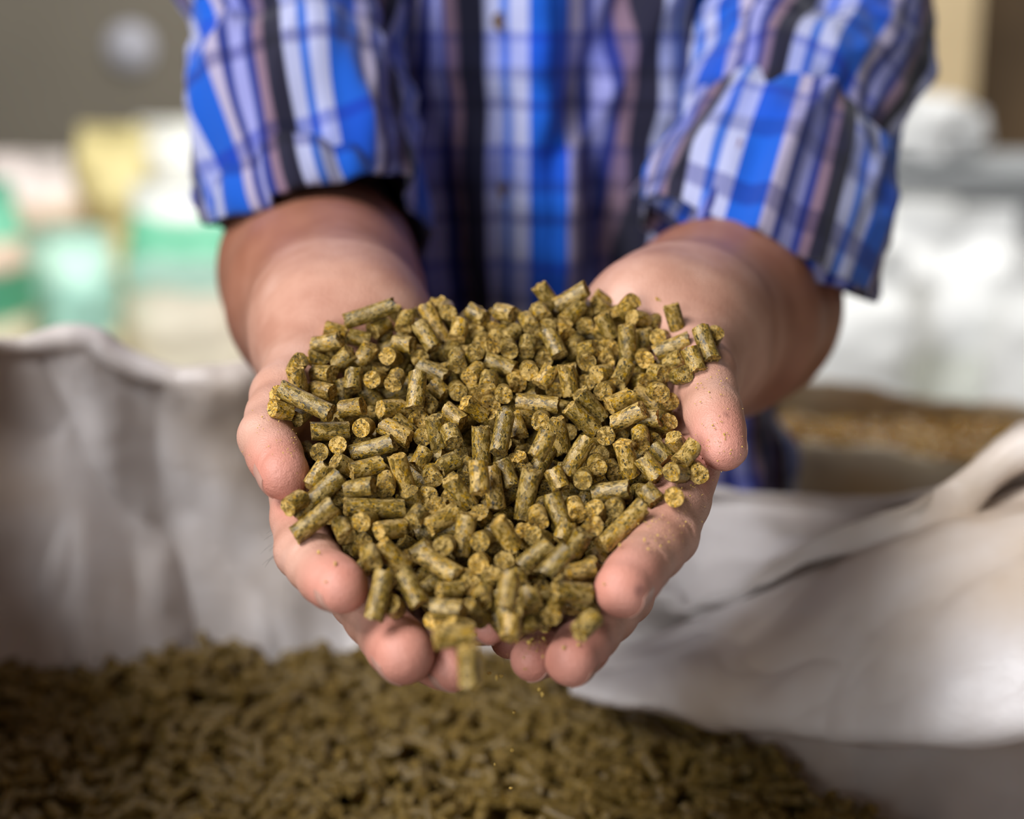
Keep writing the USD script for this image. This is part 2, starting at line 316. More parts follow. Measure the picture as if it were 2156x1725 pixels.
# creases at the finger joints and the crook of the thumb, pressed a little into the surface
def carve(pts, depth, sigma):
    p = np.array([P(*q) for q in pts]); t = np.linspace(0, 1, 40)
    line = np.stack([np.interp(t, np.linspace(0, 1, len(p)), p[:, k]) for k in range(3)], 1)
    d, _ = cKDTree(line).query(bv, distance_upper_bound=sigma * 4)
    w = np.where(np.isfinite(d), np.exp(-(np.minimum(d, 1) / sigma) ** 2), 0)
    return w * depth
def on_skin(px, py):
    """The depth at which the skin stands behind the pixel: the nearest vertex along the ray."""
    r = P(px, py, 1.0) - EYE; r /= np.linalg.norm(r); w = bv - EYE; t = w @ r
    d = np.linalg.norm(w - t[:, None] * r, axis=1); ok = (d < .0016) & (bn @ r < -.05)
    if not ok.any(): ok = d < d.min() + .001
    return float(((bv[ok] - EYE) @ FWD).min())
def skin_line(*pix):
    return [(x, y, on_skin(x, y)) for x, y in pix]
press = np.zeros(len(bv))
for line, dep, sg in ((((1398, 1085), (1430, 1082), (1456, 1098), (1466, 1120)), .0011, .0016), (((1352, 1135), (1385, 1150), (1405, 1175)), .0006, .0013),
                      (((1475, 1010), (1490, 1030), (1500, 1050)), .0005, .0012), (((1462, 1000), (1480, 1030), (1492, 1065)), .0005, .0012),
                      (((540, 985), (546, 968), (560, 950)), .0009, .0013), (((1535, 800), (1550, 812), (1556, 825)), .0005, .0012), (((1530, 812), (1545, 825), (1553, 838)), .0005, .0012),
                      (((640, 1135), (612, 1170), (600, 1195)), .0005, .0014)):
    press += carve(skin_line(*line), dep, sg)
bv -= bn * np.minimum(press, .0013)[:, None]
# colour that the skin itself has: redder finger pads, a bruise and a small cut
tips = np.array([P(*HANDS[s][f][3][0]) for s in HANDS for f in ("thumb", "index", "middle", "ring", "pinky")])
flush = np.clip(1.25 - cKDTree(tips).query(bv)[0] / .020, 0, 1) * .5
tan = np.clip(((bv - EYE) @ FWD - .765) / .13, 0, 1); tan = 1.0 * tan * tan * (3 - 2 * tan)   # arms browner than palms, with the shade below the sleeves painted in
def spot(px, py, r):
    return np.exp(-(np.linalg.norm(bv - P(px, py, on_skin(px, py)), axis=1) / r) ** 2)
mark = .75 * spot(1348, 1244, .0023) + .8 * spot(1529, 868, .0011) + .6 * spot(1533, 874, .001) + .35 * spot(1128, 1362, .0022)
person = thing("person", "person in a blue plaid shirt with rolled sleeves holding out two cupped hands", "person")
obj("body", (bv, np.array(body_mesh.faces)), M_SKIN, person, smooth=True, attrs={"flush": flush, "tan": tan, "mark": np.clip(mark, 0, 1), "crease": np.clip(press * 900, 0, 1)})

def fingernail(side, finger):
    J = HANDS[side][finger]; a, b = P(*J[2][0]), P(*J[3][0]); r = J[3][1]
    z = (b - a) / np.linalg.norm(b - a); out = np.array([-1.0 if side == 'right' else 1.0, 0, 0]) + .5 * FWD; y = out if finger == 'thumb' else P(*J[1][0]) - (P(*J[0][0]) + b) / 2; y -= (y @ z) * z; y /= np.linalg.norm(y); x = np.cross(y, z)
    u, w = np.meshgrid(np.linspace(-1, 1, 13), np.linspace(-1, 1, 13), indexing="ij")
    rr = r * 1.015; ang = u * .72 * np.sqrt(np.clip(1 - .35 * w ** 4, 0, 1))
    along = (w * .60 - .15) * r; rr = rr * np.sqrt(1 - (np.maximum(along, 0) / (1.1 * r)) ** 2)
    top = b + (np.sin(ang) * rr)[..., None] * x + (np.cos(ang) * rr)[..., None] * y + along[..., None] * z
    low = top - .0009 * (np.cos(ang)[..., None] * y + np.sin(ang)[..., None] * x)
    v = np.vstack([top.reshape(-1, 3), low.reshape(-1, 3)]); f = grid_faces(13, 13); n = 169
    ring = [i * 13 for i in range(13)] + [12 * 13 + j for j in range(1, 13)] + [i * 13 + 12 for i in range(11, -1, -1)] + [j for j in range(11, 0, -1)]
    side_f = [[ring[i], ring[(i + 1) % len(ring)], n + ring[(i + 1) % len(ring)]] for i in range(len(ring))] + [[ring[i], n + ring[(i + 1) % len(ring)], n + ring[i]] for i in range(len(ring))]
    obj("fingernail", (v, np.vstack([f, n + f[:, ::-1], side_f])), M_NAIL, person)
for s in HANDS:
    for f in ("thumb", "index", "middle", "ring", "pinky"): fingernail(s, f)
# hair on the back of the index finger and head hair
hp, hc = [], []
for k in range(13):
    x, y = (562 + rng.uniform(0, 16), 1115 + rng.uniform(0, 65)) if k < 16 else (1448 + rng.uniform(0, 25), 1130 + rng.uniform(-40, 45))
    dpt = on_skin(x + (10 if k < 16 else -12), y) + .004; a = P(x + (10 if k < 16 else -12), y, dpt); s = -1 if k < 16 else 1
    d = np.array([s * .8, .1, -.45 + rng.uniform(-.4, .3)]); d /= np.linalg.norm(d); L = rng.uniform(.003, .006)
    hp += [a, a + d * L * .5, a + d * L + np.array([0, 0, -.0008])]; hc.append(3)
curves = UsdGeom.BasisCurves.Define(stage, numbered("finger_hair", str(person.GetPath())))
curves.CreateTypeAttr("linear"); curves.CreateCurveVertexCountsAttr(hc); curves.CreatePointsAttr([Gf.Vec3f(*map(float, p)) for p in hp]); curves.CreateWidthsAttr([0.00004]); curves.SetWidthsInterpolation("constant")
UsdShade.MaterialBindingAPI.Apply(curves.GetPrim()).Bind(M_HAIR)
scalp = trimesh.creation.icosphere(4, 1.0); sv = np.array(scalp.vertices) * (.083, .105, .122) + (.02, 1.188, 1.748)
sv += (meshkit.fbm(sv * 60, 3)[:, None] - .5) * .012 * np.array(scalp.vertices)
keep = ~((sv[:, 1] < 1.12) & (sv[:, 2] < 1.79)) & (sv[:, 2] > 1.66)
fc = np.array(scalp.faces); obj("hair", (sv, fc[keep[fc].all(1)]), M_HAIR, person, smooth=True)

# ---------------------------------------------------------------- clothing
def spline_loops(keys, nv):
    """keys: list of (centre, rx, ry) down the tube; cross-sections in the plane across the path."""
    t = np.linspace(0, 1, len(keys)); s = np.linspace(0, 1, nv)
    C = CubicSpline(t, np.array([k[0] for k in keys], float))(s); R = CubicSpline(t, np.array([k[1:3] for k in keys], float))(s)
    return C, R
def tube_cloth(keys, nu, nv, ref, wrinkle, seed, thick=.0016, roll=None, slant=0.0):
    C, R = spline_loops(keys, nv); T = np.gradient(C, axis=0); T /= np.linalg.norm(T, axis=1, keepdims=True)
    X = np.cross(T, np.cross(np.broadcast_to(ref, T.shape), T)); X /= np.linalg.norm(X, axis=1, keepdims=True); Y = np.cross(T, X)
    a = np.linspace(0, 2 * np.pi, nu)
    pos = C[None] + np.cos(a)[:, None, None] * R[None, :, :1] * X[None] + np.sin(a)[:, None, None] * R[None, :, 1:] * Y[None]
    circ = 2 * np.pi * np.sqrt((R ** 2).mean()); vlen = np.concatenate([[0], np.cumsum(np.linalg.norm(np.diff(C, axis=0), axis=1))])
    U = np.broadcast_to((a / (2 * np.pi) * circ)[:, None], (nu, nv)); V = np.broadcast_to(vlen[None], (nu, nv))
    out = np.cos(a)[:, None, None] * X[None] + np.sin(a)[:, None, None] * Y[None]
    pos = pos + out * wrinkle(np.cos(a)[:, None] * np.ones(nv), np.sin(a)[:, None] * np.ones(nv), V, seed)[..., None]
    if roll is not None: pos = pos + out * np.broadcast_to(roll(vlen / vlen[-1])[None, :, None], (nu, nv, 1))
    if slant: pos = pos + T[None] * (slant * np.clip(-out[..., 1], -.25, 1) * ((vlen / vlen[-1]) ** 4)[None])[..., None]
    n = nu * nv; f = grid_faces(nu, nv); inner = pos - out * thick
    v = np.vstack([pos.reshape(-1, 3), inner.reshape(-1, 3)])
    e = [np.array([i * nv + j for i in range(nu)]) for j in (0, nv - 1)]
    rim = np.vstack([np.stack([e[0][:-1], e[0][1:], n + e[0][1:]], 1), np.stack([e[0][:-1], n + e[0][1:], n + e[0][:-1]], 1),
                     np.stack([e[1][1:], e[1][:-1], n + e[1][1:]], 1), np.stack([n + e[1][1:], e[1][:-1], n + e[1][:-1]], 1)])
    uv = np.stack([U, V], -1).reshape(-1, 2)
    return trimesh.Trimesh(v, np.vstack([f, n + f[:, ::-1], rim]), process=False), np.vstack([uv, uv]), pos

def creases(c, s, V, seed):
    q = np.stack([c * 2.2, s * 2.2, V * 13], -1)
    w = (meshkit.fbm(q + seed * 7.3, 3, seed) - .5) * .034
    r = 1 - np.abs(2 * meshkit.noise(np.stack([c * 1.7 + V * 7, s * 1.7 - V * 3, V * 9], -1) + seed, seed + 3) - 1)
    return w + .008 * r ** 3
M_PLAID = plaid("plaid_torso", 0.0, 0.0); M_PLAID_A = plaid("plaid_sleeve", 0.0, 0.1); M_PLAID_B = plaid("plaid_sleeve_other", 0.0, 0.4)

def torso_folds(c, s, V, seed):
    w = np.zeros_like(c)
    for c0, c1, v0, v1, a, b in ((.34, .04, .20, .33, .017, .05), (.10, .34, .29, .45, .018, .06), (-.36, -.28, .2, .46, .014, .05), (.55, .48, .22, .5, .014, .05), (-.12, -.20, .33, .5, .009, .04)):
        t = np.clip((V - v0) / (v1 - v0), 0, 1); fade = np.exp(-(np.maximum(np.abs(V - (v0 + v1) / 2) - (v1 - v0) / 2, 0) / .04) ** 2); d = (c - (c0 + (c1 - c0) * t)) / b
        w += np.where(s > 0, fade * a * (.7 * np.exp(-(d - 1.3) ** 2) - np.exp(-d ** 2)), 0)
    return w + creases(c, s, V, seed) * 1.1 + .014 * np.sin(c * 17 + 3 * meshkit.noise(np.stack([c * 3, s, V * 5], -1), 5)) * np.clip(V / .3, 0, 1)
keys = [((.02, 1.225, 1.50), .095, .085), ((.02, 1.225, 1.455), .19, .105), ((.02, 1.225, 1.36), .205, .118), ((.02, 1.222, 1.22), .195, .118), ((.02, 1.215, 1.08), .188, .118), ((.02, 1.21, .93), .19, .12), ((.02, 1.21, .84), .195, .125)]
tm, tuv, tpos = tube_cloth(keys, 240, 160, (1.0, 0, 0), torso_folds, 1)
shirt = obj("shirt", tm, M_PLAID, person, smooth=True, uv=tuv)

def sleeve(keys, mat, seed, cuff_from, slant):
    roll = lambda t: .0035 / (1 + np.exp(-(t - cuff_from) * 160))
    m, uv, pos = tube_cloth(keys, 150, 150, (1.0, 0, 0), creases, seed, roll=roll, slant=slant)
    obj("sleeve", m, mat, shirt, smooth=True, uv=uv)
def K(px, py, d, r1, r2): return (P(px, py, d), r1, r2)
sleeve([((-.14, 1.225, 1.47), .045, .055), ((-.168, 1.20, 1.42), .066, .072), K(612, 10, 1.09, .067, .074), K(632, 230, 1.045, .062, .072), K(655, 360, 1.02, .057, .070), K(668, 446, 1.005, .054, .066)], M_PLAID_A, 11, .80, .075)
sleeve([((.17, 1.225, 1.47), .045, .055), ((.205, 1.20, 1.42), .066, .072), K(1722, 20, 1.09, .063, .074), K(1668, 260, 1.045, .060, .072), K(1625, 390, 1.015, .058, .070), K(1588, 520, .995, .058, .066)], M_PLAID_B, 23, .66, .065)
cm, cuv, cpos = tube_cloth([K(1650, 335, 1.022, .063, .075), K(1622, 425, 1.006, .066, .077), K(1592, 525, .99, .064, .073)], 150, 60, (1.0, 0, 0), creases, 31, slant=.060)
obj("cuff", cm, plaid("plaid_cuff", 0.45, 0.2), shirt, smooth=True, uv=cuv)
# button placket down the chest with its buttons
sel = [int(np.argmin(np.linalg.norm(tpos[:, j] - P(1082, 300, 1.12), axis=1))) for j in range(160)]
mid = int(np.median(sel[30:120])); rows = np.arange(18, 150)
pl = tpos[mid - 6:mid + 7][:, rows]; nrm = np.array([0, -1.0, 0]); nv_ = len(rows)
top = pl + nrm * .0022; v = np.vstack([top.reshape(-1, 3), (pl + nrm * .0002).reshape(-1, 3)])
f = grid_faces(13, nv_); n = 13 * nv_
edge = [np.stack([np.arange(nv_ - 1) + k, np.arange(nv_ - 1) + k + 1, n + np.arange(nv_ - 1) + k], 1) for k in (0, 12 * nv_)] + [np.stack([np.arange(nv_ - 1) + k + 1, n + np.arange(nv_ - 1) + k + 1, n + np.arange(nv_ - 1) + k], 1) for k in (0, 12 * nv_)]
puv = tuv[:240 * 160].reshape(240, 160, 2)[mid - 6:mid + 7][:, rows].reshape(-1, 2)
obj("placket", (v, np.vstack([f, n + f[:, ::-1]] + edge)), M_PLAID, shirt, smooth=True, uv=np.vstack([puv, puv]))
M_BUTTON = M("button", {"p": ("principled_bsdf", {"base_color": (.10, .055, .025), "roughness": 0.35})})
for py in (-330, 45, 406, 760):
    j = int(np.argmin(np.abs(tpos[mid, :, 2] - P(1082, py, 1.12)[2]))); c = tpos[mid, j] + nrm * .0026
    prof = [(0, .0), (.0042, 0), (.0056, .0005), (.0058, .0014), (.0050, .0021), (.0040, .0016), (0, .0016)]
    b = trimesh.creation.revolve(prof, sections=24); b.apply_transform(trimesh.transformations.rotation_matrix(math.pi / 2, [1, 0, 0])); b.apply_translation(c)
    holes = [trimesh.creation.cylinder(.0006, .0012, sections=8, transform=trimesh.transformations.rotation_matrix(math.pi / 2, [1, 0, 0])) for _ in range(4)]
    for h, (x, z) in zip(holes, ((-.0012, -.0012), (.0012, -.0012), (-.0012, .0012), (.0012, .0012))): h.apply_translation(c + np.array([x, -.0014, z]))
    bt = obj("button", b, M_BUTTON, shirt)
# trousers below the shirt, hidden behind the sack
M_DENIM = plain("denim", (.04, .055, .10), noise=0.2, scale=80)
leg = []
for s in (-1, 1):
    m, uv, pos = tube_cloth([((.02 + s * .085, 1.22, .90), .098, .12), ((.02 + s * .095, 1.22, .60), .085, .095), ((.02 + s * .10, 1.23, .40), .075, .08), ((.02 + s * .10, 1.24, .03), .07, .085)], 40, 60, (1.0, 0, 0), creases, 40 + s)
    obj("trouser_leg", m, M_DENIM, person, smooth=True)
for s in (-1, 1):
    sh = trimesh.creation.capsule(.17, .045, count=[16, 16]); sh.apply_transform(trimesh.transformations.rotation_matrix(math.pi / 2, [1, 0, 0])); sh.apply_translation([.02 + s * .10, 1.24, .045]); sh = trimesh.intersections.slice_mesh_plane(sh, [0, 0, 1], [0, 0, .001], cap=False)
    obj("shoe", sh, M_DARK, person, smooth=True)

# ---------------------------------------------------------------- feed pellets in the hands
# each row: the seen end (x, y), the other end (x, y), how far the seen end faces the camera (0-100), layer (0 on top, -1 half buried, 1 lying on others or falling)
TABLE = [tuple(map(int, r.split())) for r in """
722 680 838 641 30 0;720 716 660 729 35 0;684 692 726 704 20 -1;732 708 778 718 10 -1;784 699 811 679 40 -1;848 695 858 662 50 0;870 728 831 722 50 0;814 749 832 756 88 0
783 728 757 763 20 0;739 740 708 772 30 0;703 789 661 788 62 0;701 827 654 818 60 0;741 823 745 780 50 0;783 799 800 797 92 0;827 811 838 792 80 0;632 757 616 786 40 0
620 776 632 824 30 0;648 752 686 768 20 -1;690 752 714 748 40 -1;696 872 591 820 25 0;582 832 602 846 30 -1;575 861 609 868 60 0;622 882 641 868 60 0;766 855 717 863 40 0
801 861 846 860 60 0;656 909 734 908 20 0;759 901 770 898 93 0;710 935 716 951 86 0;672 951 674 953 98 0;862 926 803 893 25 0;868 917 830 882 10 -1;830 932 740 957 25 0
706 970 738 989 50 0;653 1026 684 980 30 0;624 1088 716 1000 20 0;607 1067 634 1049 60 0;622 1129 703 1064 20 1;740 994 803 978 30 0;786 1022 732 1032 45 1;812 1034 815 1010 60 0
815 1008 800 992 50 -1;835 959 860 1041 30 0;727 1068 850 1072 20 0;761 1101 780 1098 88 0;731 1133 718 1106 65 0;798 1118 848 1112 60 0;868 1101 885 1077 75 0;768 1142 755 1160 50 -1
784 1190 777 1160 60 1;800 1146 852 1197 20 0;884 1272 846 1202 20 0;788 1302 811 1206 15 0;822 1270 836 1282 30 -1;904 1110 955 1080 45 0;933 1151 943 1147 92 0;984 1083 971 1172 15 0
1011 1140 1023 1135 86 0;1006 1188 1012 1182 95 0;966 1216 890 1169 30 0;993 1233 980 1216 85 -1;925 1247 970 1243 40 -1;975 1286 907 1282 20 0;1045 1095 1083 1152 35 1;1099 1193 1157 1148 15 1
1118 990 1099 1097 20 0;1135 1101 1131 1080 76 0;1100 1115 1112 1145 20 -1;1122 1128 1150 1140 30 -1;1046 1072 1033 986 30 0;1012 1038 1007 974 20 2;945 1007 991 1066 25 0;1010 1080 1025 1100 40 -1
1012 898 1014 976 20 0;1049 953 1065 873 35 1;1077 1027 1055 970 30 0;1128 965 1154 913 30 2;1095 920 1082 882 40 -1;1090 960 1098 992 50 -1;1138 889 1140 881 92 0;1176 855 1089 847 25 0
1090 880 1122 884 20 -1;978 846 1016 873 55 0;974 891 936 862 45 0;912 878 925 942 25 0;957 932 944 900 45 0;877 986 897 950 45 0;925 985 962 966 35 0;874 860 881 785 30 1
940 795 880 769 30 0;938 832 908 805 20 -1;884 757 880 745 82 -1;916 735 883 682 25 0;938 724 894 644 20 -1;921 634 930 660 50 -1;943 660 939 648 85 0;963 713 971 678 50 0
1022 676 988 656 55 0;1082 662 1047 654 55 0;1008 702 996 694 80 -1;1038 695 1030 680 60 -1;1146 670 1130 647 60 0;1136 602 1165 644 35 0;1119 690 1107 669 65 0;1108 744 1115 716 72 0
1073 740 1069 727 86 0;1062 714 1088 696 50 0;1040 712 1060 700 40 -1;1040 728 1022 743 30 -1;1013 726 1016 715 80 -1;1002 742 990 758 40 0;981 740 975 753 50 -1;965 771 961 746 78 0
988 796 1009 777 60 0;1085 781 1024 758 20 0;1026 820 1030 793 40 0;1114 783 1111 776 94 0;1092 810 1085 794 50 -1;1146 757 1141 745 82 -1;1137 812 1163 776 25 0;1180 749 1153 699 42 0
1235 608 1173 645 25 0;1190 676 1226 642 45 0;1250 622 1287 648 20 -1;1231 687 1239 681 88 -1;1266 665 1288 712 30 0;1255 645 1285 660 20 -1;1256 687 1281 715 35 -1;1292 655 1310 682 30 -1
1332 632 1311 656 30 0;1330 668 1358 675 40 0;1320 684 1322 762 20 0;1299 812 1321 769 55 0;1356 693 1357 734 30 -1;1385 711 1397 712 90 0;1413 643 1429 701 30 0;1376 641 1394 655 40 -1
1370 690 1386 672 40 -1;1450 716 1380 745 15 0;1358 758 1353 751 93 0;1437 750 1407 768 55 0;1470 782 1450 735 25 0;1498 758 1473 691 42 1;1508 700 1495 723 30 -1;1398 788 1375 783 70 0
1443 789 1426 795 75 0;1360 807 1338 800 75 0;1393 829 1380 822 75 0;1258 732 1229 738 68 0;1236 765 1232 757 92 0;1256 789 1281 785 68 0;1203 735 1216 721 50 -1;1277 762 1275 745 70 -1
1288 734 1275 728 60 -1;1191 770 1203 832 25 0;1235 803 1228 817 60 -1;1270 827 1278 821 86 0;1168 822 1165 812 86 -1;1061 832 1058 825 92 0;1034 853 1030 845 80 -1;1030 872 1040 901 30 -1
1003 832 998 818 60 -1;963 826 959 818 86 -1;1219 825 1265 881 28 0;1197 856 1255 908 25 0;1282 856 1331 834 35 0;1354 862 1287 896 30 1;1395 858 1337 821 20 -1;1388 880 1346 885 35 0
1275 919 1276 917 99 1;1350 937 1348 909 68 0;1410 885 1391 905 40 -1;1415 921 1435 949 30 0;1431 978 1464 940 42 1;1408 970 1379 939 25 -1;1310 932 1330 1002 25 0;1388 1007 1352 965 30 0
1412 995 1436 1000 50 0;1470 998 1458 985 40 -1;1420 1047 1418 1044 99 0;1384 1058 1353 1025 38 0;1326 1030 1251 1040 30 0;1292 1070 1297 1066 96 0;1252 1068 1262 1091 40 0;1217 1084 1206 1060 58 0
1186 1110 1161 1043 28 0;1182 1140 1196 1101 20 -1;1267 1152 1355 1067 28 0;1252 1107 1241 1121 78 0;1230 1122 1206 1165 28 0;1150 1208 1195 1158 15 2;1168 1244 1242 1250 42 0;1190 1215 1250 1195 10 -1
1065 1280 1074 1209 20 2;1124 1280 1114 1241 48 0;1074 1344 1078 1300 30 0;1160 1300 1172 1275 40 -1;1217 1333 1252 1299 40 1;916 1345 994 1335 30 3;985 1361 990 1444 15 3;915 1305 936 1318 30 -1
945 1318 985 1325 20 -1;1014 1270 1020 1245 50 -1;1036 1205 1025 1235 40 -1;1096 1240 1088 1212 40 -1;1060 1178 1076 1196 30 -1;1258 985 1253 971 82 0;1295 1000 1280 985 60 -1;1225 1012 1231 1001 84 0
1188 1005 1236 924 25 1;1182 1030 1163 990 40 0;1170 882 1187 955 25 0;1265 955 1290 948 30 -1;1375 928 1358 922 40 -1;1412 845 1400 851 50 -1;1258 1015 1255 1000 60 -1;911 1008 905 990 60 -1
980 1005 985 975 30 -1;905 855 895 850 75 -1;885 880 868 892 30 -1;888 921 892 914 88 -1;750 932 770 925 50 -1;712 1047 715 1035 75 -1;903 1047 900 1038 84 -1;922 1066 908 1076 40 -1
944 1056 951 1043 60 -1;1195 708 1180 694 40 -1
""".replace("\n", ";").split(";") if r.strip()]
R_P = 0.0038
def heap_depth(x, y): return .700 + (900 - y) * 2.2e-4
T_ = np.array(TABLE, float); N = len(T_)
A, B = T_[:, 0:2], T_[:, 2:4]; E = np.clip(T_[:, 4] / 100, 0, .995); LAY = T_[:, 5]
ctr = (A + B) / 2; dc = heap_depth(ctr[:, 0], ctr[:, 1]) + np.select([LAY == -1, LAY == 1, LAY == 2, LAY == 3], [.0068, -.006, -.016, -.030], 0.0)
proj = np.linalg.norm(B - A, axis=1) * dc / FPX
Ln = np.clip(proj / np.sqrt(1 - E ** 2), .0085, .024); Ln[E > .8] = np.clip(Ln[E > .8], .011, .017)
da = dc - np.minimum(Ln * E * .5, .0035); db = da + np.sqrt(np.maximum(Ln ** 2 - proj ** 2, 1e-8))
PA, PB = P(A[:, 0], A[:, 1], da), P(B[:, 0], B[:, 1], db)
rad = R_P * (1 + .05 * (rng.random(N) - .5))

def closest(p1, q1, p2, q2):
    """Nearest points of many pairs of segments."""
    d1, d2, r = q1 - p1, q2 - p2, p1 - p2
    a, e, f = (d1 * d1).sum(-1), (d2 * d2).sum(-1), (d2 * r).sum(-1); c, b = (d1 * r).sum(-1), (d1 * d2).sum(-1)
    den = a * e - b * b
    s = np.where(den > 1e-14, np.clip((b * f - c * e) / np.where(den > 1e-14, den, 1), 0, 1), .5)
    t = np.clip((b * s + f) / e, 0, 1); s = np.clip((b * t - c) / a, 0, 1)
    return p1 + d1 * s[..., None], p2 + d2 * t[..., None]
# settle: pellets that run into each other or into a finger give way, mostly along the line of sight so that the heap keeps its look
capA = np.array([c[0] for c in CAPSULES]); capB = np.array([c[1] for c in CAPSULES]); capR = np.array([[c[2], c[3]] for c in CAPSULES])
ii, jj = np.triu_indices(N, 1); order = dc.copy()
for it in range(90):
    inset = np.minimum(rad * .8, Ln * .35)[:, None]; ax = (PB - PA) / np.linalg.norm(PB - PA, axis=1, keepdims=True)
    a, b = PA + ax * inset, PB - ax * inset
    near = np.linalg.norm((PA + PB)[ii] - (PA + PB)[jj], axis=1) / 2 < .032
    i, j = ii[near], jj[near]
    c1, c2 = closest(a[i], b[i], a[j], b[j]); dv = c1 - c2; dist = np.linalg.norm(dv, axis=1); over = rad[i] + rad[j] - .0003 - dist; hit = over > 0
    move = np.zeros((N, 3)); cnt = np.zeros(N)
    i, j, dv, dist, over = i[hit], j[hit], dv[hit], dist[hit], over[hit]
    n = dv / np.maximum(dist, 1e-6)[:, None]; s = np.where(order[i] < order[j], -1.0, 1.0)
    dep = n @ FWD; n = n + (s * .9)[:, None] * FWD; n /= np.linalg.norm(n, axis=1, keepdims=True)
    push = n * (over * .35)[:, None]
    np.add.at(move, i, push); np.add.at(move, j, -push); np.add.at(cnt, i, 1); np.add.at(cnt, j, 1)
    move /= np.maximum(cnt, 1)[:, None] ** .5
    k, l = np.meshgrid(np.arange(N), np.arange(len(capA)), indexing="ij"); k, l = k.ravel(), l.ravel()
    c1, c2 = closest(a[k], b[k], capA[l], capB[l]); t = np.linalg.norm(c2 - capA[l], axis=1) / np.linalg.norm(capB[l] - capA[l], axis=1)
    dv = c1 - c2; dist = np.linalg.norm(dv, axis=1); over = rad[k] + capR[l, 0] + (capR[l, 1] - capR[l, 0]) * t - .0004 - dist; hit = over > 0
    n = dv[hit] / np.maximum(dist[hit], 1e-6)[:, None] - 1.4 * FWD; n /= np.linalg.norm(n, axis=1, keepdims=True)
    np.add.at(move, k[hit], n * (over[hit] * .4)[:, None])
    PA, PB = PA + move, PB + move
    c = (PA + PB) / 2; back = (P(ctr[:, 0], ctr[:, 1], (c - EYE) @ FWD) - c) * .12; PA, PB = PA + back, PB + back

def pellet_mesh(L, r, g, sides=26):
    """A pressed cylinder along z with a torn, uneven cut at either end; returns vertices, faces and the mark of the cut."""
    nz = max(6, int(L / .0016)); z = np.linspace(-L / 2, L / 2, nz); a = np.arange(sides) * 2 * np.pi / sides
    o = g.random(3) * 50; bend = (g.random(2) - .5) * .0007
    tilt = (g.random((2, 2)) - .5) * .55
    def cutz(x, y, end):
        x, y = np.asarray(x, float), np.asarray(y, float); s = 1 if end else -1; q = np.stack([x / r * 1.6 + o[0], y / r * 1.6 + o[1] + 9 * end, np.zeros_like(x) + o[2]], -1)
        chip = np.maximum(meshkit.noise(q * .55, 11) - .62, 0) * .0055
        return s * (L / 2 + (tilt[end, 0] * x + tilt[end, 1] * y) * .45 + (meshkit.fbm(q * 1.4, 3, 4) - .5) * .0021 + (meshkit.noise(q * 4.5, 6) - .5) * .0006 - chip)
    rr = r * (1 + .07 * (meshkit.fbm(np.stack(np.broadcast_arrays(np.cos(a)[:, None] * 1.6 + o[0], np.sin(a)[:, None] * 1.6 + o[1], z[None] / r * .7 + o[2]), -1), 3, 2) - .5))
    x, y = rr * np.cos(a)[:, None], rr * np.sin(a)[:, None]
    lo, hi = cutz(x[:, 0], y[:, 0], 0), cutz(x[:, -1], y[:, -1], 1)
    zz = lo[:, None] + (hi - lo)[:, None] * np.linspace(0, 1, nz)[None]
    k = (2 * zz / L) ** 2; v = [np.stack([x + bend[0] * k, y + bend[1] * k, zz], -1).reshape(-1, 3)]
    f = [grid_faces(sides, nz, True)]; cut = [np.zeros(sides * nz)]; base = sides * nz
    for end in (0, 1):
        rings = [1.0, .93, .7, .45, .2]; e0 = base
        for q in rings:
            e = nz - 1 if end else 0; xr, yr = x[:, e] * q, y[:, e] * q
            zc = cutz(xr, yr, end) - (1 if end else -1) * (.0 if q == 1.0 else .00012 * (1 - q))
            v.append(np.stack([xr + bend[0], yr + bend[1], zc], -1)); cut.append(np.ones(sides))
        v.append(np.array([[bend[0], bend[1], cutz(np.zeros(1), np.zeros(1), end)[0]]])); cut.append(np.ones(1))
        for m in range(len(rings) - 1):
            i0 = e0 + m * sides + np.arange(sides); i1 = e0 + m * sides + (np.arange(sides) + 1) % sides
            quad = np.vstack([np.stack([i0, i1, i1 + sides], 1), np.stack([i0, i1 + sides, i0 + sides], 1)]); f.append(quad if end else quad[:, ::-1])
        i0 = e0 + (len(rings) - 1) * sides + np.arange(sides); i1 = np.roll(i0, -1); tri = np.stack([i0, i1, np.full(sides, e0 + len(rings) * sides)], 1)
        f.append(tri if end else tri[:, ::-1]); base = e0 + len(rings) * sides + 1
    return np.vstack(v), np.vstack(f), np.concatenate(cut)

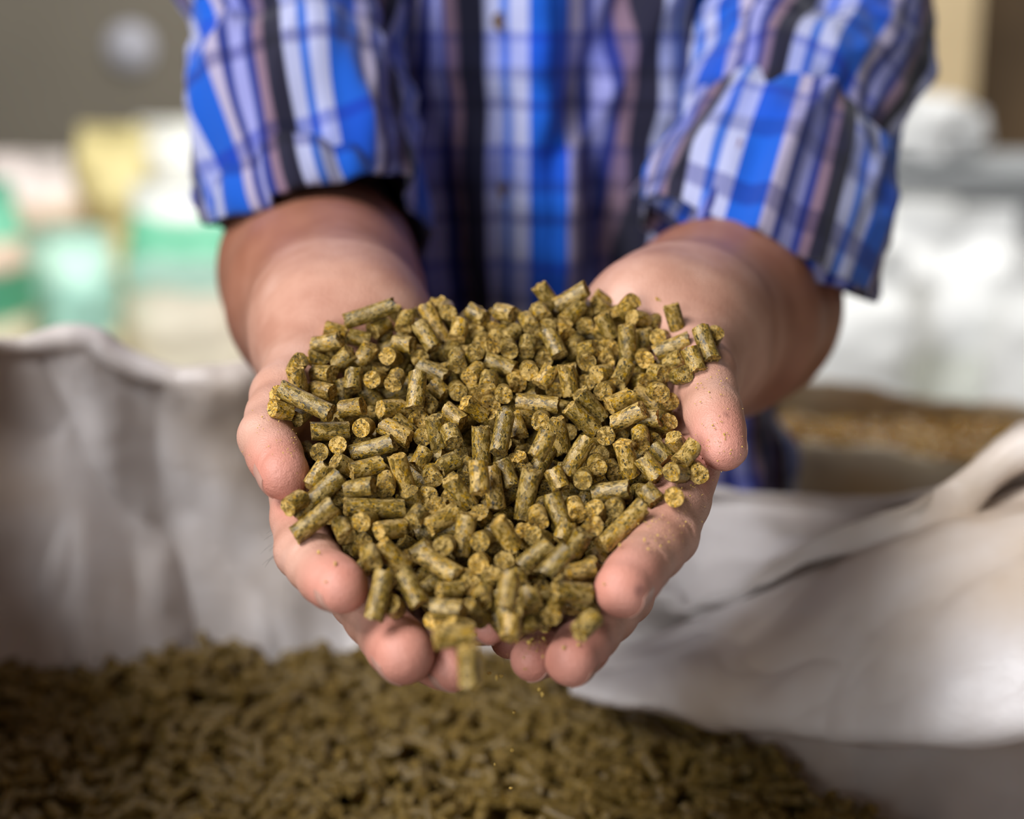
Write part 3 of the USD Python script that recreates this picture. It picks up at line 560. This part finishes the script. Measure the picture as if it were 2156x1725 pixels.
SPECIAL = {
 (696, 872): "long feed pellet slanting across the heap just above the tip of the left thumb",
 (722, 680): "long dark feed pellet at the far left edge of the heap, above the left thumb",
 (622, 1129): "long feed pellet sticking out of the heap between the left thumb tip and index finger",
 (624, 1088): "long feed pellet just behind the one that sticks out over the left index finger",
 (1267, 1152): "long feed pellet lying along the right index finger",
 (1217, 1333): "small feed pellet balanced on the right middle fingertip",
 (916, 1345): "feed pellet falling sideways between the left middle fingertip and the gap of the hands",
 (985, 1361): "feed pellet falling upright in front of the left ring finger, lowest of all",
 (1150, 1208): "pale shiny feed pellet tumbling over the front of the heap beside the right index fingertip",
 (1099, 1193): "shiny feed pellet with a yellow end lying slanted at the front centre of the heap",
 (1065, 1280): "pale feed pellet falling upright over the gap between the fingertips",
 (1012, 1038): "pale feed pellet dropping upright onto the middle of the heap",
 (1128, 965): "yellow streaked feed pellet tumbling onto the middle of the heap",
 (1136, 602): "feed pellet standing up from the far edge of the heap before the shirt",
 (1498, 758): "long feed pellet leaning against the root of the right thumb",
 (1420, 1047): "round end of a feed pellet resting alone on the side of the right index finger",
 (1275, 919): "round pale cut end of a feed pellet amid the heap, facing the camera",
 (672, 951): "round dark cut end of a feed pellet beside the left thumb tip",
 (575, 861): "feed pellet lying on top of the left thumb knuckle, leftmost of the heap",
 (1431, 978): "feed pellet touching the right thumb tip",
 (788, 1302): "feed pellet hanging down between the left index and middle fingertips",
 (1074, 1344): "lowest feed pellet of the heap, hanging in the gap between both hands",
 (874, 860): "upright feed pellet lying on others, left of the middle of the heap",
 (1049, 953): "upright feed pellet with a dark lower end right in the middle of the heap",
 (1299, 812): "feed pellet with a rough round end propped below a long cracked upright one",
 (1320, 684): "long upright feed pellet with a crack across it, right of the middle",
}
GROUP = "feed pellets heaped in the cupped hands"
ANCHOR = {(696, 872): "the slanting one over the left thumb", (722, 680): "the long dark one at the far left", (622, 1129): "the one over the left index finger",
 (1267, 1152): "the one along the right index finger", (1217, 1333): "the one on the right middle fingertip", (1099, 1193): "the shiny yellow-ended one", (1150, 1208): "the pale tumbling one at the front right",
 (1012, 1038): "the pale dropping one mid-heap", (1136, 602): "the one standing at the far edge", (1498, 758): "the one on the right thumb root", (1420, 1047): "the lone end by the right index",
 (1275, 919): "the round pale end mid-heap", (672, 951): "the round dark end by the left thumb", (575, 861): "the one on the left thumb knuckle", (788, 1302): "the one hanging between left fingertips",
 (1074, 1344): "the lowest hanging one", (874, 860): "the upright one left of centre", (1049, 953): "the dark-ended upright one mid-heap", (1299, 812): "the rough-ended propped one", (1320, 684): "the long cracked upright one"}
AK = list(ANCHOR); AXY = np.array(AK, float)
for q, key in enumerate(AK): AXY[q] = ctr[[t[:2] for t in TABLE].index(key)]
WAY = ["right of", "below and right of", "below", "below and left of", "left of", "above and left of", "above", "above and right of"]
LABELS, seen = {}, {}
for k in np.argsort(np.linalg.norm(ctr[:, None] - AXY[None], axis=-1).min(1)):
    key = TABLE[k][:2]
    if key in SPECIAL: LABELS[k] = SPECIAL[key]; continue
    dd = np.linalg.norm(ctr[k] - AXY, axis=1); q = int(dd.argmin()); d = ctr[k] - AXY[q]; w = WAY[int(round(math.atan2(d[1], d[0]) / (math.pi / 4))) % 8]
    look = "half-buried feed pellet" if LAY[k] == -1 else "end-on feed pellet" if E[k] > .7 else "long feed pellet" if Ln[k] > .0185 else "short feed pellet" if Ln[k] < .0125 else "feed pellet"
    t = (look, w, q); n = seen.get(t, 0); seen[t] = n + 1
    LABELS[k] = (["nearest", "second", "third", "fourth", "fifth", "sixth", "seventh"][n] + " " if n else "") + look + " " + w + " " + ANCHOR[AK[q]]
for k in range(N):
    c = (PA[k] + PB[k]) / 2; z = (PA[k] - PB[k]) / np.linalg.norm(PA[k] - PB[k]); x = np.cross(z, [.3, .9, .2]); x /= np.linalg.norm(x); y = np.cross(z, x)
    m = np.eye(4); m[:3, 0], m[:3, 1], m[:3, 2], m[:3, 3] = x, y, z, c
    g = np.random.default_rng(1000 + k); v, f, cut = pellet_mesh(Ln[k], rad[k], g)
    tag(obj("feed_pellet", (v, f), M_PELLET, smooth=True, attrs={"cut": cut}, matrix=m), LABELS[k], "feed pellet", GROUP)

# the pellets packed below the top layer, and the crumbs
def merge(parts):
    vs, fs, cs, n = [], [], [], 0
    for v, f, c in parts: vs.append(v); fs.append(f + n); cs.append(c); n += len(v)
    return np.vstack(vs), np.vstack(fs), np.concatenate(cs)
def placed(v, c, z):
    z = z / np.linalg.norm(z); x = np.cross(z, [.31, .27, .9]); x /= np.linalg.norm(x); y = np.cross(z, x)
    return v[:, :1] * x + v[:, 1:2] * y + v[:, 2:] * z + c
BANK = [pellet_mesh(L, R_P, np.random.default_rng(50 + i), 12) for i, L in enumerate((.010, .012, .014, .016, .018, .020))]
from shapely.geometry import Polygon, Point
outline = Polygon([(640, 760), (730, 700), (850, 665), (980, 675), (1100, 670), (1200, 640), (1330, 680), (1440, 720), (1470, 790), (1425, 880), (1430, 980), (1390, 1080), (1270, 1180), (1230, 1250), (1130, 1310), (1060, 1310), (960, 1290), (850, 1240), (780, 1180), (720, 1100), (650, 1080), (660, 980), (630, 900), (620, 840)])
packed, seg_a, seg_b, ns = [], np.zeros((6000, 3)), np.zeros((6000, 3)), N
seg_a[:N], seg_b[:N] = PA, PB
LENS = np.array((.010, .012, .014, .016, .018, .020))
for t in range(26000):
    x, y = rng.uniform(600, 1480), rng.uniform(640, 1320)
    if not outline.contains(Point(x, y)): continue
    c = P(x, y, heap_depth(x, y) + .0110 + .048 * rng.random() ** 1.5); d = rng.normal(size=3); d /= np.linalg.norm(d); k = int(rng.integers(6)); h = LENS[k] / 2
    a, b = c - d * h, c + d * h; sa, sb = seg_a[:ns], seg_b[:ns]; m = np.linalg.norm((sa + sb) / 2 - c, axis=1) < .022; sa, sb = sa[m], sb[m]
    if len(sa):
        c1, c2 = closest(np.broadcast_to(a, sa.shape), np.broadcast_to(b, sa.shape), sa, sb)
        if (np.linalg.norm(c1 - c2, axis=1) < R_P * 1.25).any(): continue
    c1, c2 = closest(np.broadcast_to(a, capA.shape), np.broadcast_to(b, capA.shape), capA, capB); tt = np.linalg.norm(c2 - capA, axis=1) / np.linalg.norm(capB - capA, axis=1)
    if (np.linalg.norm(c1 - c2, axis=1) < R_P * .7 + capR[:, 0] + (capR[:, 1] - capR[:, 0]) * tt).any(): continue
    seg_a[ns], seg_b[ns] = a, b; ns += 1; v, f, cut = BANK[k]; packed.append((placed(v, c, d), f, cut))
v, f, cut = merge(packed)
tag(obj("packed_pellets", (v, f), M_PELLET_LOOSE, smooth=True, attrs={"cut": cut}), "feed pellets packed in the dark gaps underneath the top layer of the heap", "feed pellets", kind="stuff")
M_CRUMB = M("crumb", {"oi": ("geometry", {}), "r": ("rgb_ramp", {"ramp": [(0, (.55, .36, .08)), (.5, (.62, .48, .20)), (1, (.40, .26, .07))]}), "p": ("principled_bsdf", {"roughness": .8})}, [("oi.random_per_island", "r.fac"), ("r.color", "p.base_color")])
crumbs = []
def crumb(c, r):
    s = trimesh.creation.icosphere(1, r); v = np.array(s.vertices) * (.6 + .8 * rng.random((1, 3))) * (1 + .4 * (rng.random((len(s.vertices), 1)) - .5)); crumbs.append((v + c, np.array(s.faces), np.zeros(len(v))))
for x, y, r in ((671, 1163, 6), (706, 1187, 7), (686, 1225, 4), (1222, 1298, 6), (1187, 1364, 6), (1218, 1358, 5), (1357, 1137, 6), (1385, 1127, 4), (1391, 1150, 4), (1365, 1156, 5), (1114, 1352, 8), (1120, 1346, 6), (1143, 1383, 4), (1148, 1330, 9), (1156, 1322, 10), (1136, 1320, 8), (1145, 1344, 7), (1305, 1148, 5), (1272, 1230, 3), (1015, 1312, 4), (1000, 1337, 6)):
    d = on_skin(x, y); crumb(P(x, y, d), r * d / FPX * .6)
for k in range(260):
    cx, cy, sx, sy = ((590, 935, 40, 35), (1500, 850, 32, 60), (1520, 930, 25, 35), (1400, 1120, 35, 25), (1120, 1360, 22, 25), (1440, 1040, 20, 25))[k % 6]
    x, y = rng.normal(cx, sx), rng.normal(cy, sy)
    d = on_skin(x, y)
    if d < .78: crumb(P(x, y, d), rng.uniform(.00012, .0003))
for x, y, d, r in ((1030, 1418, .66, 4), (1046, 1427, .65, 5), (1055, 1424, .67, 4), (1135, 1452, .66, 4), (1142, 1462, .65, 5), (1082, 1500, .67, 4), (1078, 1580, .67, 4), (1042, 1610, .66, 3), (1076, 1660, .66, 4)): crumb(P(x, y, d), r * d / FPX)
v, f, _ = merge(crumbs); tag(obj("feed_crumbs", (v, f), M_CRUMB, smooth=True), "tiny yellow crumbs of feed stuck to the fingers and dropping below them", "crumbs", kind="stuff")

# ---------------------------------------------------------------- the open bulk sack
def sheet(net, nu, nv, wrinkle, thick=.0022, wrap=False):
    """A cloth surface through a net of points [column][row], creased by wrinkle(p, s, t), with two faces."""
    net = np.array(net, float); cu, cv = net.shape[:2]
    if wrap: net = np.concatenate([net[-3:], net, net[:3]]); us = np.arange(-3, cu + 3.0); ue = np.linspace(0, cu, nu, endpoint=False)
    else: us = np.arange(float(cu)); ue = np.linspace(0, cu - 1, nu)
    vs, ve = np.arange(float(cv)), np.linspace(0, cv - 1, nv)
    pos = np.stack([RectBivariateSpline(us, vs, net[..., k], kx=3, ky=min(3, cv - 1))(ue, ve) for k in range(3)], -1)
    def normals(p):
        if wrap: du = np.roll(p, -1, 0) - np.roll(p, 1, 0)
        else: du = np.gradient(p, axis=0)
        n = np.cross(du, np.gradient(p, axis=1)); return n / np.maximum(np.linalg.norm(n, axis=-1, keepdims=True), 1e-9)
    U, V = np.meshgrid(ue, ve, indexing="ij"); pos = pos + normals(pos) * wrinkle(pos, U, V)[..., None]
    inner = pos - normals(pos) * thick; n = nu * nv; f = grid_faces(nu, nv, wrap)
    rim = []
    for j in (0, nv - 1):
        i = np.arange(nu if wrap else nu - 1); i2 = (i + 1) % nu; rim += [np.stack([i * nv + j, i2 * nv + j, n + i2 * nv + j], 1), np.stack([i * nv + j, n + i2 * nv + j, n + i * nv + j], 1)]
    if not wrap:
        for i0 in (0, nu - 1):
            j = np.arange(nv - 1); rim += [np.stack([i0 * nv + j, i0 * nv + j + 1, n + i0 * nv + j + 1], 1), np.stack([i0 * nv + j, n + i0 * nv + j + 1, n + i0 * nv + j], 1)]
    return np.vstack([pos.reshape(-1, 3), inner.reshape(-1, 3)]), np.vstack([f, n + f[:, ::-1]] + rim), pos

def crumple(p, U, V, big=.018, small=.006, vertical=1.0):
    q = np.stack([p[..., 0] * 11, p[..., 1] * 11, p[..., 2] * 11 / (1 + 2.2 * vertical)], -1); q = q + .8 * (meshkit.fbm(q * .7 + 9, 2, 2)[..., None] - .5)
    ridge = lambda q, s: 1 - np.abs(2 * meshkit.fbm(q, 2, s) - 1) * 2
    return big * (meshkit.fbm(q, 3, 1) - .5) * 2 + small * ridge(q * 1.2 + 4, 5) + small * .3 * ridge(q * 2.7, 9)
rim_px = [(-420, 600, .95), (-200, 685, .985), (0, 706, 1.02), (110, 700, 1.022), (200, 712, 1.025), (270, 758, 1.03), (420, 776, 1.035), (560, 766, 1.04), (760, 800, 1.042), (950, 840, 1.044), (1180, 900, 1.046), (1400, 1020, 1.06), (1700, 1060, 1.05), (2000, 1020, 1.01), (2330, 905, 1.0)]
ridge_px = {1400: ((1290, .985), (1365, 1.03)), 1700: ((1160, .935), (1278, .995)), 2000: ((1065, .90), (1185, .965)), 2330: ((965, .87), (1085, .94))}
low_px = [(-420, 1290, .985), (-200, 1315, 1.03), (0, 1330, 1.06), (110, 1336, 1.065), (200, 1340, 1.067), (270, 1350, 1.07), (420, 1380, 1.075), (560, 1398, 1.075), (760, 1410, 1.075), (950, 1415, 1.072), (1180, 1440, 1.05), (1400, 1560, .974), (1700, 1660, .925), (2000, 1850, .86), (2330, 2050, .81)]
cols = []
for (x, y, d), (x2, y2, d2) in zip(rim_px, low_px):
    r, l = P(x, y, d), P(x2, y2, d2); out = np.array([r[0] * .35, 1.0, 0]) if x < 1900 else np.array([1.0, .45, 0]); out /= np.linalg.norm(out)
    right = x > 1300; wob = np.clip((x - 1250) / 300, 0, 1)
    i1 = r + (l - r) * .30 + out * .006 ; i2 = r + (l - r) * .62 + out * .010
    if x in ridge_px: i1, i2 = [P(x, *q) for q in ridge_px[x]]
    cols.append([np.array([r[0] * .95, r[1] + .03, .004]) + out * .01, np.array([r[0], r[1], .5]) + out * .07, np.array([r[0], r[1], r[2] - .13]) + out * .055, r - [0, 0, .02] + out * .032, r + out * .012, r - out * .004 - [0, 0, .012], i1, i2, l, l - [0, 0, .08] - out * .02])
def side_col(x, y, z):
    out = np.array([x * 1.0, (y - .7) * 1.2, 0]); out /= np.linalg.norm(out); r = np.array([x, y, z])
    return [np.array([x, y, .004]), np.array([x, y, .5]) + out * .06, r - [0, 0, .13] + out * .05, r - [0, 0, .02] + out * .03, r + out * .012, r - out * .004 - [0, 0, .012], r - [0, 0, .08] + out * .0, r - [0, 0, .15], r - [0, 0, .23], r - [0, 0, .32]]
cols += [side_col(.40, .60, 1.06), side_col(.34, .45, 1.02), side_col(.12, .40, 1.06), side_col(-.14, .40, 1.07), side_col(-.34, .44, 1.17), side_col(-.38, .58, 1.27), side_col(-.39, .76, 1.24)]  # unseen near and left rim, raised to shade the pellet bed
sack = thing("bulk_sack", "large open white woven plastic sack full of feed pellets below the hands", "sack")
def wall_wrinkle(p, U, V):
    far = np.clip((p[..., 1] - .55) / .2, 0, 1); inside = np.clip((V - 4.2) / .8, 0, 1)
    return crumple(p, U, V, .028, .026, 1.8) * (.25 + .75 * far * inside) * np.interp(p[..., 0], [.06, .16], [1, .35]) * np.clip((9 - V) / 1.0, 0, 1)
v, f, _ = sheet(cols, 420, 150, wall_wrinkle, wrap=True)
obj("sack_wall", (v, f), M_WOVEN, sack, smooth=True)
flap = [[(1222, 1442, .968), (1208, 1446, .958), (1204, 1452, .952), (1208, 1458, .954), (1226, 1455, .966)],
        [(1300, 1378, .985), (1300, 1396, .957), (1300, 1440, .935), (1300, 1484, .928), (1312, 1480, .955)],
        [(1450, 1318, .975), (1450, 1345, .935), (1450, 1430, .905), (1450, 1516, .897), (1452, 1504, .935)],
        [(1700, 1213, .955), (1700, 1250, .908), (1700, 1400, .865), (1700, 1547, .852), (1700, 1533, .90)],
        [(2000, 1095, .925), (2000, 1140, .880), (2000, 1340, .825), (2000, 1545, .805), (2000, 1533, .86)],
        [(2400, 950, .895), (2400, 1010, .850), (2400, 1280, .785), (2400, 1520, .765), (2400, 1510, .82)],
        [(2950, 850, .835), (2950, 900, .800), (2950, 1150, .745), (2950, 1400, .735), (2950, 1390, .78)]]
v, f, _ = sheet([[P(*q) for q in c] for c in flap], 220, 110, lambda p, U, V: crumple(p, U, V, .006, .006, .3) * np.clip(U * 1.2, .1, 1) * np.clip(V * 2, 0, 1) * np.clip((4 - V) * 2, 0.1, 1))
obj("folded_flap", (v, f), M_WOVEN, sack, smooth=True)

def pellet_bed(name, label, inside, zfun, x0, x1, y0, y1, count, seed, mat=None):
    g = np.random.default_rng(seed); parts = []
    bank = [pellet_mesh(L, .0039, np.random.default_rng(90 + i), 9) for i, L in enumerate((.011, .014, .017, .020, .024))]
    nx, ny = int((x1 - x0) / .012) + 2, int((y1 - y0) / .012) + 2
    gx, gy = np.meshgrid(np.linspace(x0, x1, nx), np.linspace(y0, y1, ny), indexing="ij")
    parts.append((np.stack([gx, gy, zfun(gx, gy) - .022], -1).reshape(-1, 3), grid_faces(nx, ny), np.zeros(nx * ny)))
    while count > 0:
        x, y = g.uniform(x0, x1), g.uniform(y0, y1)
        if not inside(x, y): count -= .2; continue
        count -= 1; d = g.normal(size=3) * (1, 1, .33); v, f, c = bank[int(g.integers(len(bank)))]
        parts.append((placed(v, np.array([x, y, zfun(x, y) - .022 * g.random() ** 1.3]), d), f, c))
    v, f, c = merge(parts)
    return tag(obj(name, (v, f), mat or M_PELLET_LOOSE, smooth=True, attrs={"cut": c}), label, "feed pellets", kind="stuff")
bed_poly = Polygon([(-.37, .50), (-.37, .85), (-.33, .975), (-.25, 1.005), (-.15, 1.015), (0, 1.01), (.06, .965), (.12, .895), (.155, .845), (.20, .77), (.28, .60), (.28, .48), (.1, .44), (-.3, .45)])
bed_z = lambda x, y: .872 + .012 * np.sin(np.asarray(x) * 9 + 1) * np.cos(np.asarray(y) * 8) + .02 * (np.asarray(y) - .9)
pellet_bed("bulk_pellets", "mass of dark feed pellets filling the open white sack below the hands", lambda x, y: bed_poly.contains(Point(x, y)), bed_z, -.37, .24, .66, 1.02, 5200, 3)

# ---------------------------------------------------------------- the second open sack behind, at the right
M_TAN = M("tan_woven_sack", {"g": ("geometry", {}), "n": ("noise_texture", {"scale": 14.0, "detail": 5.0}), "r": ("rgb_ramp", {"ramp": [(0.3, (.52, .39, .22)), (0.7, (.68, .55, .38))]}), "b": ("bump", {"strength": .6, "distance": .01}),
    "p": ("principled_bsdf", {"roughness": 0.4})}, [("g.position", "n.vector"), ("n.fac", "r.fac"), ("r.color", "p.base_color"), ("n.fac", "b.height"), ("b.normal", "p.normal")])
loop2 = [(.22, 1.40, .90), (.20, 1.52, .885), (.24, 1.63, .885), (.36, 1.60, .885), (.50, 1.50, .885), (.70, 1.38, .90), (.80, 1.24, .93), (.66, 1.16, .95), (.48, 1.22, .93), (.33, 1.31, .91)]
c2 = np.mean(loop2, 0); cols2 = []
for x, y, z in loop2:
    r = np.array([x, y, z]); out = (r - c2) * (1, 1, 0); out /= np.linalg.norm(out)
    cols2.append([np.array([x, y, .004]), np.array([x, y, .45]) + out * .03, r - [0, 0, .10] + out * .02, r - [0, 0, .015] + out * .012, r, r - out * .012 - [0, 0, .02], r - out * .02 - [0, 0, .09]])
sack2 = thing("bulk_sack", "tan open sack topped with yellowish feed, beyond the right forearm", "sack")
v, f, _ = sheet(cols2, 260, 80, lambda p, U, V: crumple(p, U, V, .007, .006, 1.0) * np.clip(V / 2, 0, 1), wrap=True)
obj("sack_wall", (v, f), M_TAN, sack2, smooth=True)
poly2 = Polygon([(p[0] + (c2[0] - p[0]) * .05, p[1] + (c2[1] - p[1]) * .05) for p in loop2])
pellet_bed("bulk_pellets", "yellowish feed glinting in the tan open sack beyond the right forearm", lambda x, y: poly2.contains(Point(x, y)), lambda x, y: .872 + .014 * np.sin(np.asarray(x) * 14) * np.sin(np.asarray(y) * 17), .24, .68, 1.24, 1.57, 3200, 5, M_FEED_SHINY)

# ---------------------------------------------------------------- filled sacks standing at the back
def band_material(name, bands, h):
    r = []
    for z0, z1, c in bands: r += [(z0 + .008, c), (z1 - .008, c)]
    return M(name, {"tc": ("texture_coordinate", {}), "s": ("separate_xyz", {}), "n": ("noise_texture", {"scale": 9.0, "detail": 3.0}), "k": ("math", {"math_type": "multiply_add", "value2": .10, "value3": -.05}), "d": ("math", {"math_type": "multiply", "value2": 1 / h}), "a": ("math", {"math_type": "add"}),
        "r": ("rgb_ramp", {"ramp": r}), "p": ("principled_bsdf", {"roughness": .5})},
        [("tc.object", "s.vector"), ("tc.object", "n.vector"), ("n.fac", "k.value1"), ("s.z", "d.value1"), ("d.value", "a.value1"), ("k.value", "a.value2"), ("a.value", "r.fac"), ("r.color", "p.base_color")])
def feed_sack(px, d, w, t, z0, h, mat, label, seed, group=None, lean=0.0, turn=0.0):
    x = (px - 1078) / FPX * d; y = d * (math.cos(PITCH)) - .02; o = thing("feed_sack", label, "sack", group, (x, y, z0))
    prof = [(0, .90), (.03, 1.0), (.2, 1.04), (.45, 1.0), (.7, .96), (.84, .9), (.92, .84), (.97, .80), (1.0, .78)]; zz = np.linspace(0, 1, 60); s = np.interp(zz, *zip(*prof))
    dep = np.interp(zz, [0, .05, .4, .75, .88, .95, 1.0], [.85, 1.0, 1.05, .9, .55, .12, .05]); a = np.arange(64) * 2 * np.pi / 64
    cx, sy = np.sign(np.cos(a)) * np.abs(np.cos(a)) ** .75, np.sign(np.sin(a)) * np.abs(np.sin(a)) ** .85
    v = np.stack([cx[:, None] * s[None] * w / 2, sy[:, None] * dep[None] * t / 2, np.broadcast_to(zz[None] * h, (64, 60))], -1)
    nrm = np.stack([cx, sy, np.zeros(64)], -1)[:, None]; v = v + nrm * ((meshkit.fbm(v * 11 + seed * 3.1, 3, seed)[..., None] - .5) * .05)
    v[..., 0] += lean * v[..., 2]; ct, st = math.cos(turn), math.sin(turn); v = np.stack([v[..., 0] * ct - v[..., 1] * st, v[..., 0] * st + v[..., 1] * ct, v[..., 2]], -1)
    f = grid_faces(64, 60, True); b = v[:, 0].mean(0); n = 64 * 60; i = np.arange(64)
    vv = np.vstack([v.reshape(-1, 3), [b], [v[:, -1].mean(0)]]); ff = np.vstack([f, np.stack([((i + 1) % 64) * 60, i * 60, np.full(64, n)], 1), np.stack([i * 60 + 59, ((i + 1) % 64) * 60 + 59, np.full(64, n + 1)], 1)])
    obj("sack_body", (vv, ff), mat, o, smooth=True)
    e = v[:, -1]; wq = np.linspace(e[:, 0].min(), e[:, 0].max(), 16); yy = e[:, 1].mean()
    top = np.concatenate([[(q, yy + .012 * math.sin(q * 30 + seed) + sgn * .006, h + dz) for q in wq] for sgn, dz in ((-1, -.03), (-1, .035), (1, .035), (1, -.03))]).reshape(4, 16, 3)
    obj("sewn_top", (top.reshape(-1, 3), np.vstack([grid_faces(4, 16, True)])), mat, o, smooth=30)
    return o
CR, GR, MI, WH, PE, YE, OR, TE = (.80, .74, .52), (.16, .52, .33), (.52, .78, .66), (.84, .84, .80), (.78, .60, .46), (.68, .58, .27), (.62, .36, .17), (.36, .64, .54)
m1 = band_material("sack_cream_teal", [(0, .56, CR), (.56, .86, TE), (.86, 1, MI)], .47)
m2 = band_material("sack_cream_mint", [(0, .30, (.86, .78, .62)), (.30, .58, (.80, .72, .58)), (.58, .72, MI), (.72, .88, GR), (.88, 1, WH)], .62)
m3 = band_material("sack_peach", [(0, .45, CR), (.45, .62, PE), (.62, .76, OR), (.76, .90, PE), (.90, 1, (.80, .70, .66))], .62)
m4 = band_material("sack_yellow", [(0, .5, CR), (.5, 1, YE)], .64)
m5 = band_material("sack_green", [(0, .28, GR), (.28, .55, CR), (.55, .72, (.08, .36, .2)), (.72, .84, PE), (.84, 1, GR)], .66)
m6 = band_material("sack_white_green", [(0, .5, CR), (.5, .75, MI), (.75, 1, WH)], .62)
feed_sack(158, 4.7, .27, .24, 0, .50, m1, "cream standing feed sack with a teal band, frontmost at the back left", 1, lean=.03)
feed_sack(420, 4.85, .36, .28, 0, .60, m2, "large cream feed sack with a wide mint and green band near the top", 2)
feed_sack(105, 5.15, .30, .26, 0, .64, m3, "peach and white feed sack with an orange stripe behind the teal banded one", 3)
feed_sack(275, 5.5, .26, .26, 0, .68, m4, "yellow topped feed sack between the peach and the mint ones", 4)
feed_sack(-30, 4.45, .30, .26, 0, .66, m5, "green ended feed sack at the far left by the edge of the view", 5)
feed_sack(400, 5.85, .30, .26, 0, .66, m6, "white topped feed sack rising behind the mint banded one", 6)
feed_sack(720, 5.3, .34, .26, 0, .58, m1, "cream standing feed sack hidden behind the person's elbow at the back left", 7)
mw = band_material("sack_white", [(0, 1, (.86, .87, .86))], .6); mg = band_material("sack_white_grey", [(0, .55, (.84, .85, .84)), (.55, .75, (.70, .72, .66)), (.75, 1, (.86, .87, .87))], .6)
feed_sack(1735, 3.5, .30, .26, 0, .66, mw, "white standing feed sack right beside the person's elbow at the right", 11, lean=.05)
feed_sack(1985, 3.75, .34, .28, 0, .70, mg, "white standing feed sack with a faint grey band, second from the elbow", 12)
feed_sack(2230, 3.4, .32, .28, 0, .68, mw, "white standing feed sack at the right edge of the view", 13)
feed_sack(1860, 4.15, .34, .28, 0, .66, mw, "white feed sack standing behind the two front white ones", 14)
ledge = box(.88, 2.2, 4.55, 5.0, 0, .67); tag(obj("concrete_block", ledge, M_GREY, smooth=False), "low grey concrete block behind the white sacks at the right", "block")
M_CLEAR = M("cloudy_plastic", {"g": ("geometry", {}), "n": ("noise_texture", {"scale": 30.0, "detail": 5.0}), "b": ("bump", {"strength": .8, "distance": .02}), "p": ("principled_bsdf", {"base_color": (.72, .73, .74), "roughness": .22, "transmission_weight": .25})}, [("g.position", "n.vector"), ("n.fac", "b.height"), ("b.normal", "p.normal")])
bl = trimesh.creation.icosphere(5, 1.0); bv2 = np.array(bl.vertices); bv2 = bv2 * (1 + .5 * (meshkit.fbm(bv2 * 2.2 + 5, 3, 8)[:, None] - .5)) * (.15, .12, .105)
bv2[:, 2] = np.maximum(bv2[:, 2], -.085); bv2 += (1.155, 4.76, .755)
tag(obj("plastic_bag", (bv2, np.array(bl.faces)), M_CLEAR, smooth=True), "crumpled whitish plastic bag lying on the grey concrete block", "bag")
M_PLATE = M("white_plate", {"p": ("principled_bsdf", {"base_color": (.40, .40, .46), "roughness": .5})})
plate = thing("wall_lamp", "small round white lamp cover on the plain back wall at the left", "lamp", None, (-1.53, 6.99, .83))
rot = trimesh.transformations.rotation_matrix(math.pi / 2, [1, 0, 0])
for nm, pr in (("cover", [(0, .055), (.05, .048), (.078, .028), (.085, .012), (0, .012)]), ("base_ring", [(0, 0), (.095, 0), (.095, .012), (.085, .016), (0, .016)])):
    q = trimesh.creation.revolve(pr, sections=40); q.apply_transform(rot); obj(nm, q, M_PLATE, plate, smooth=30)
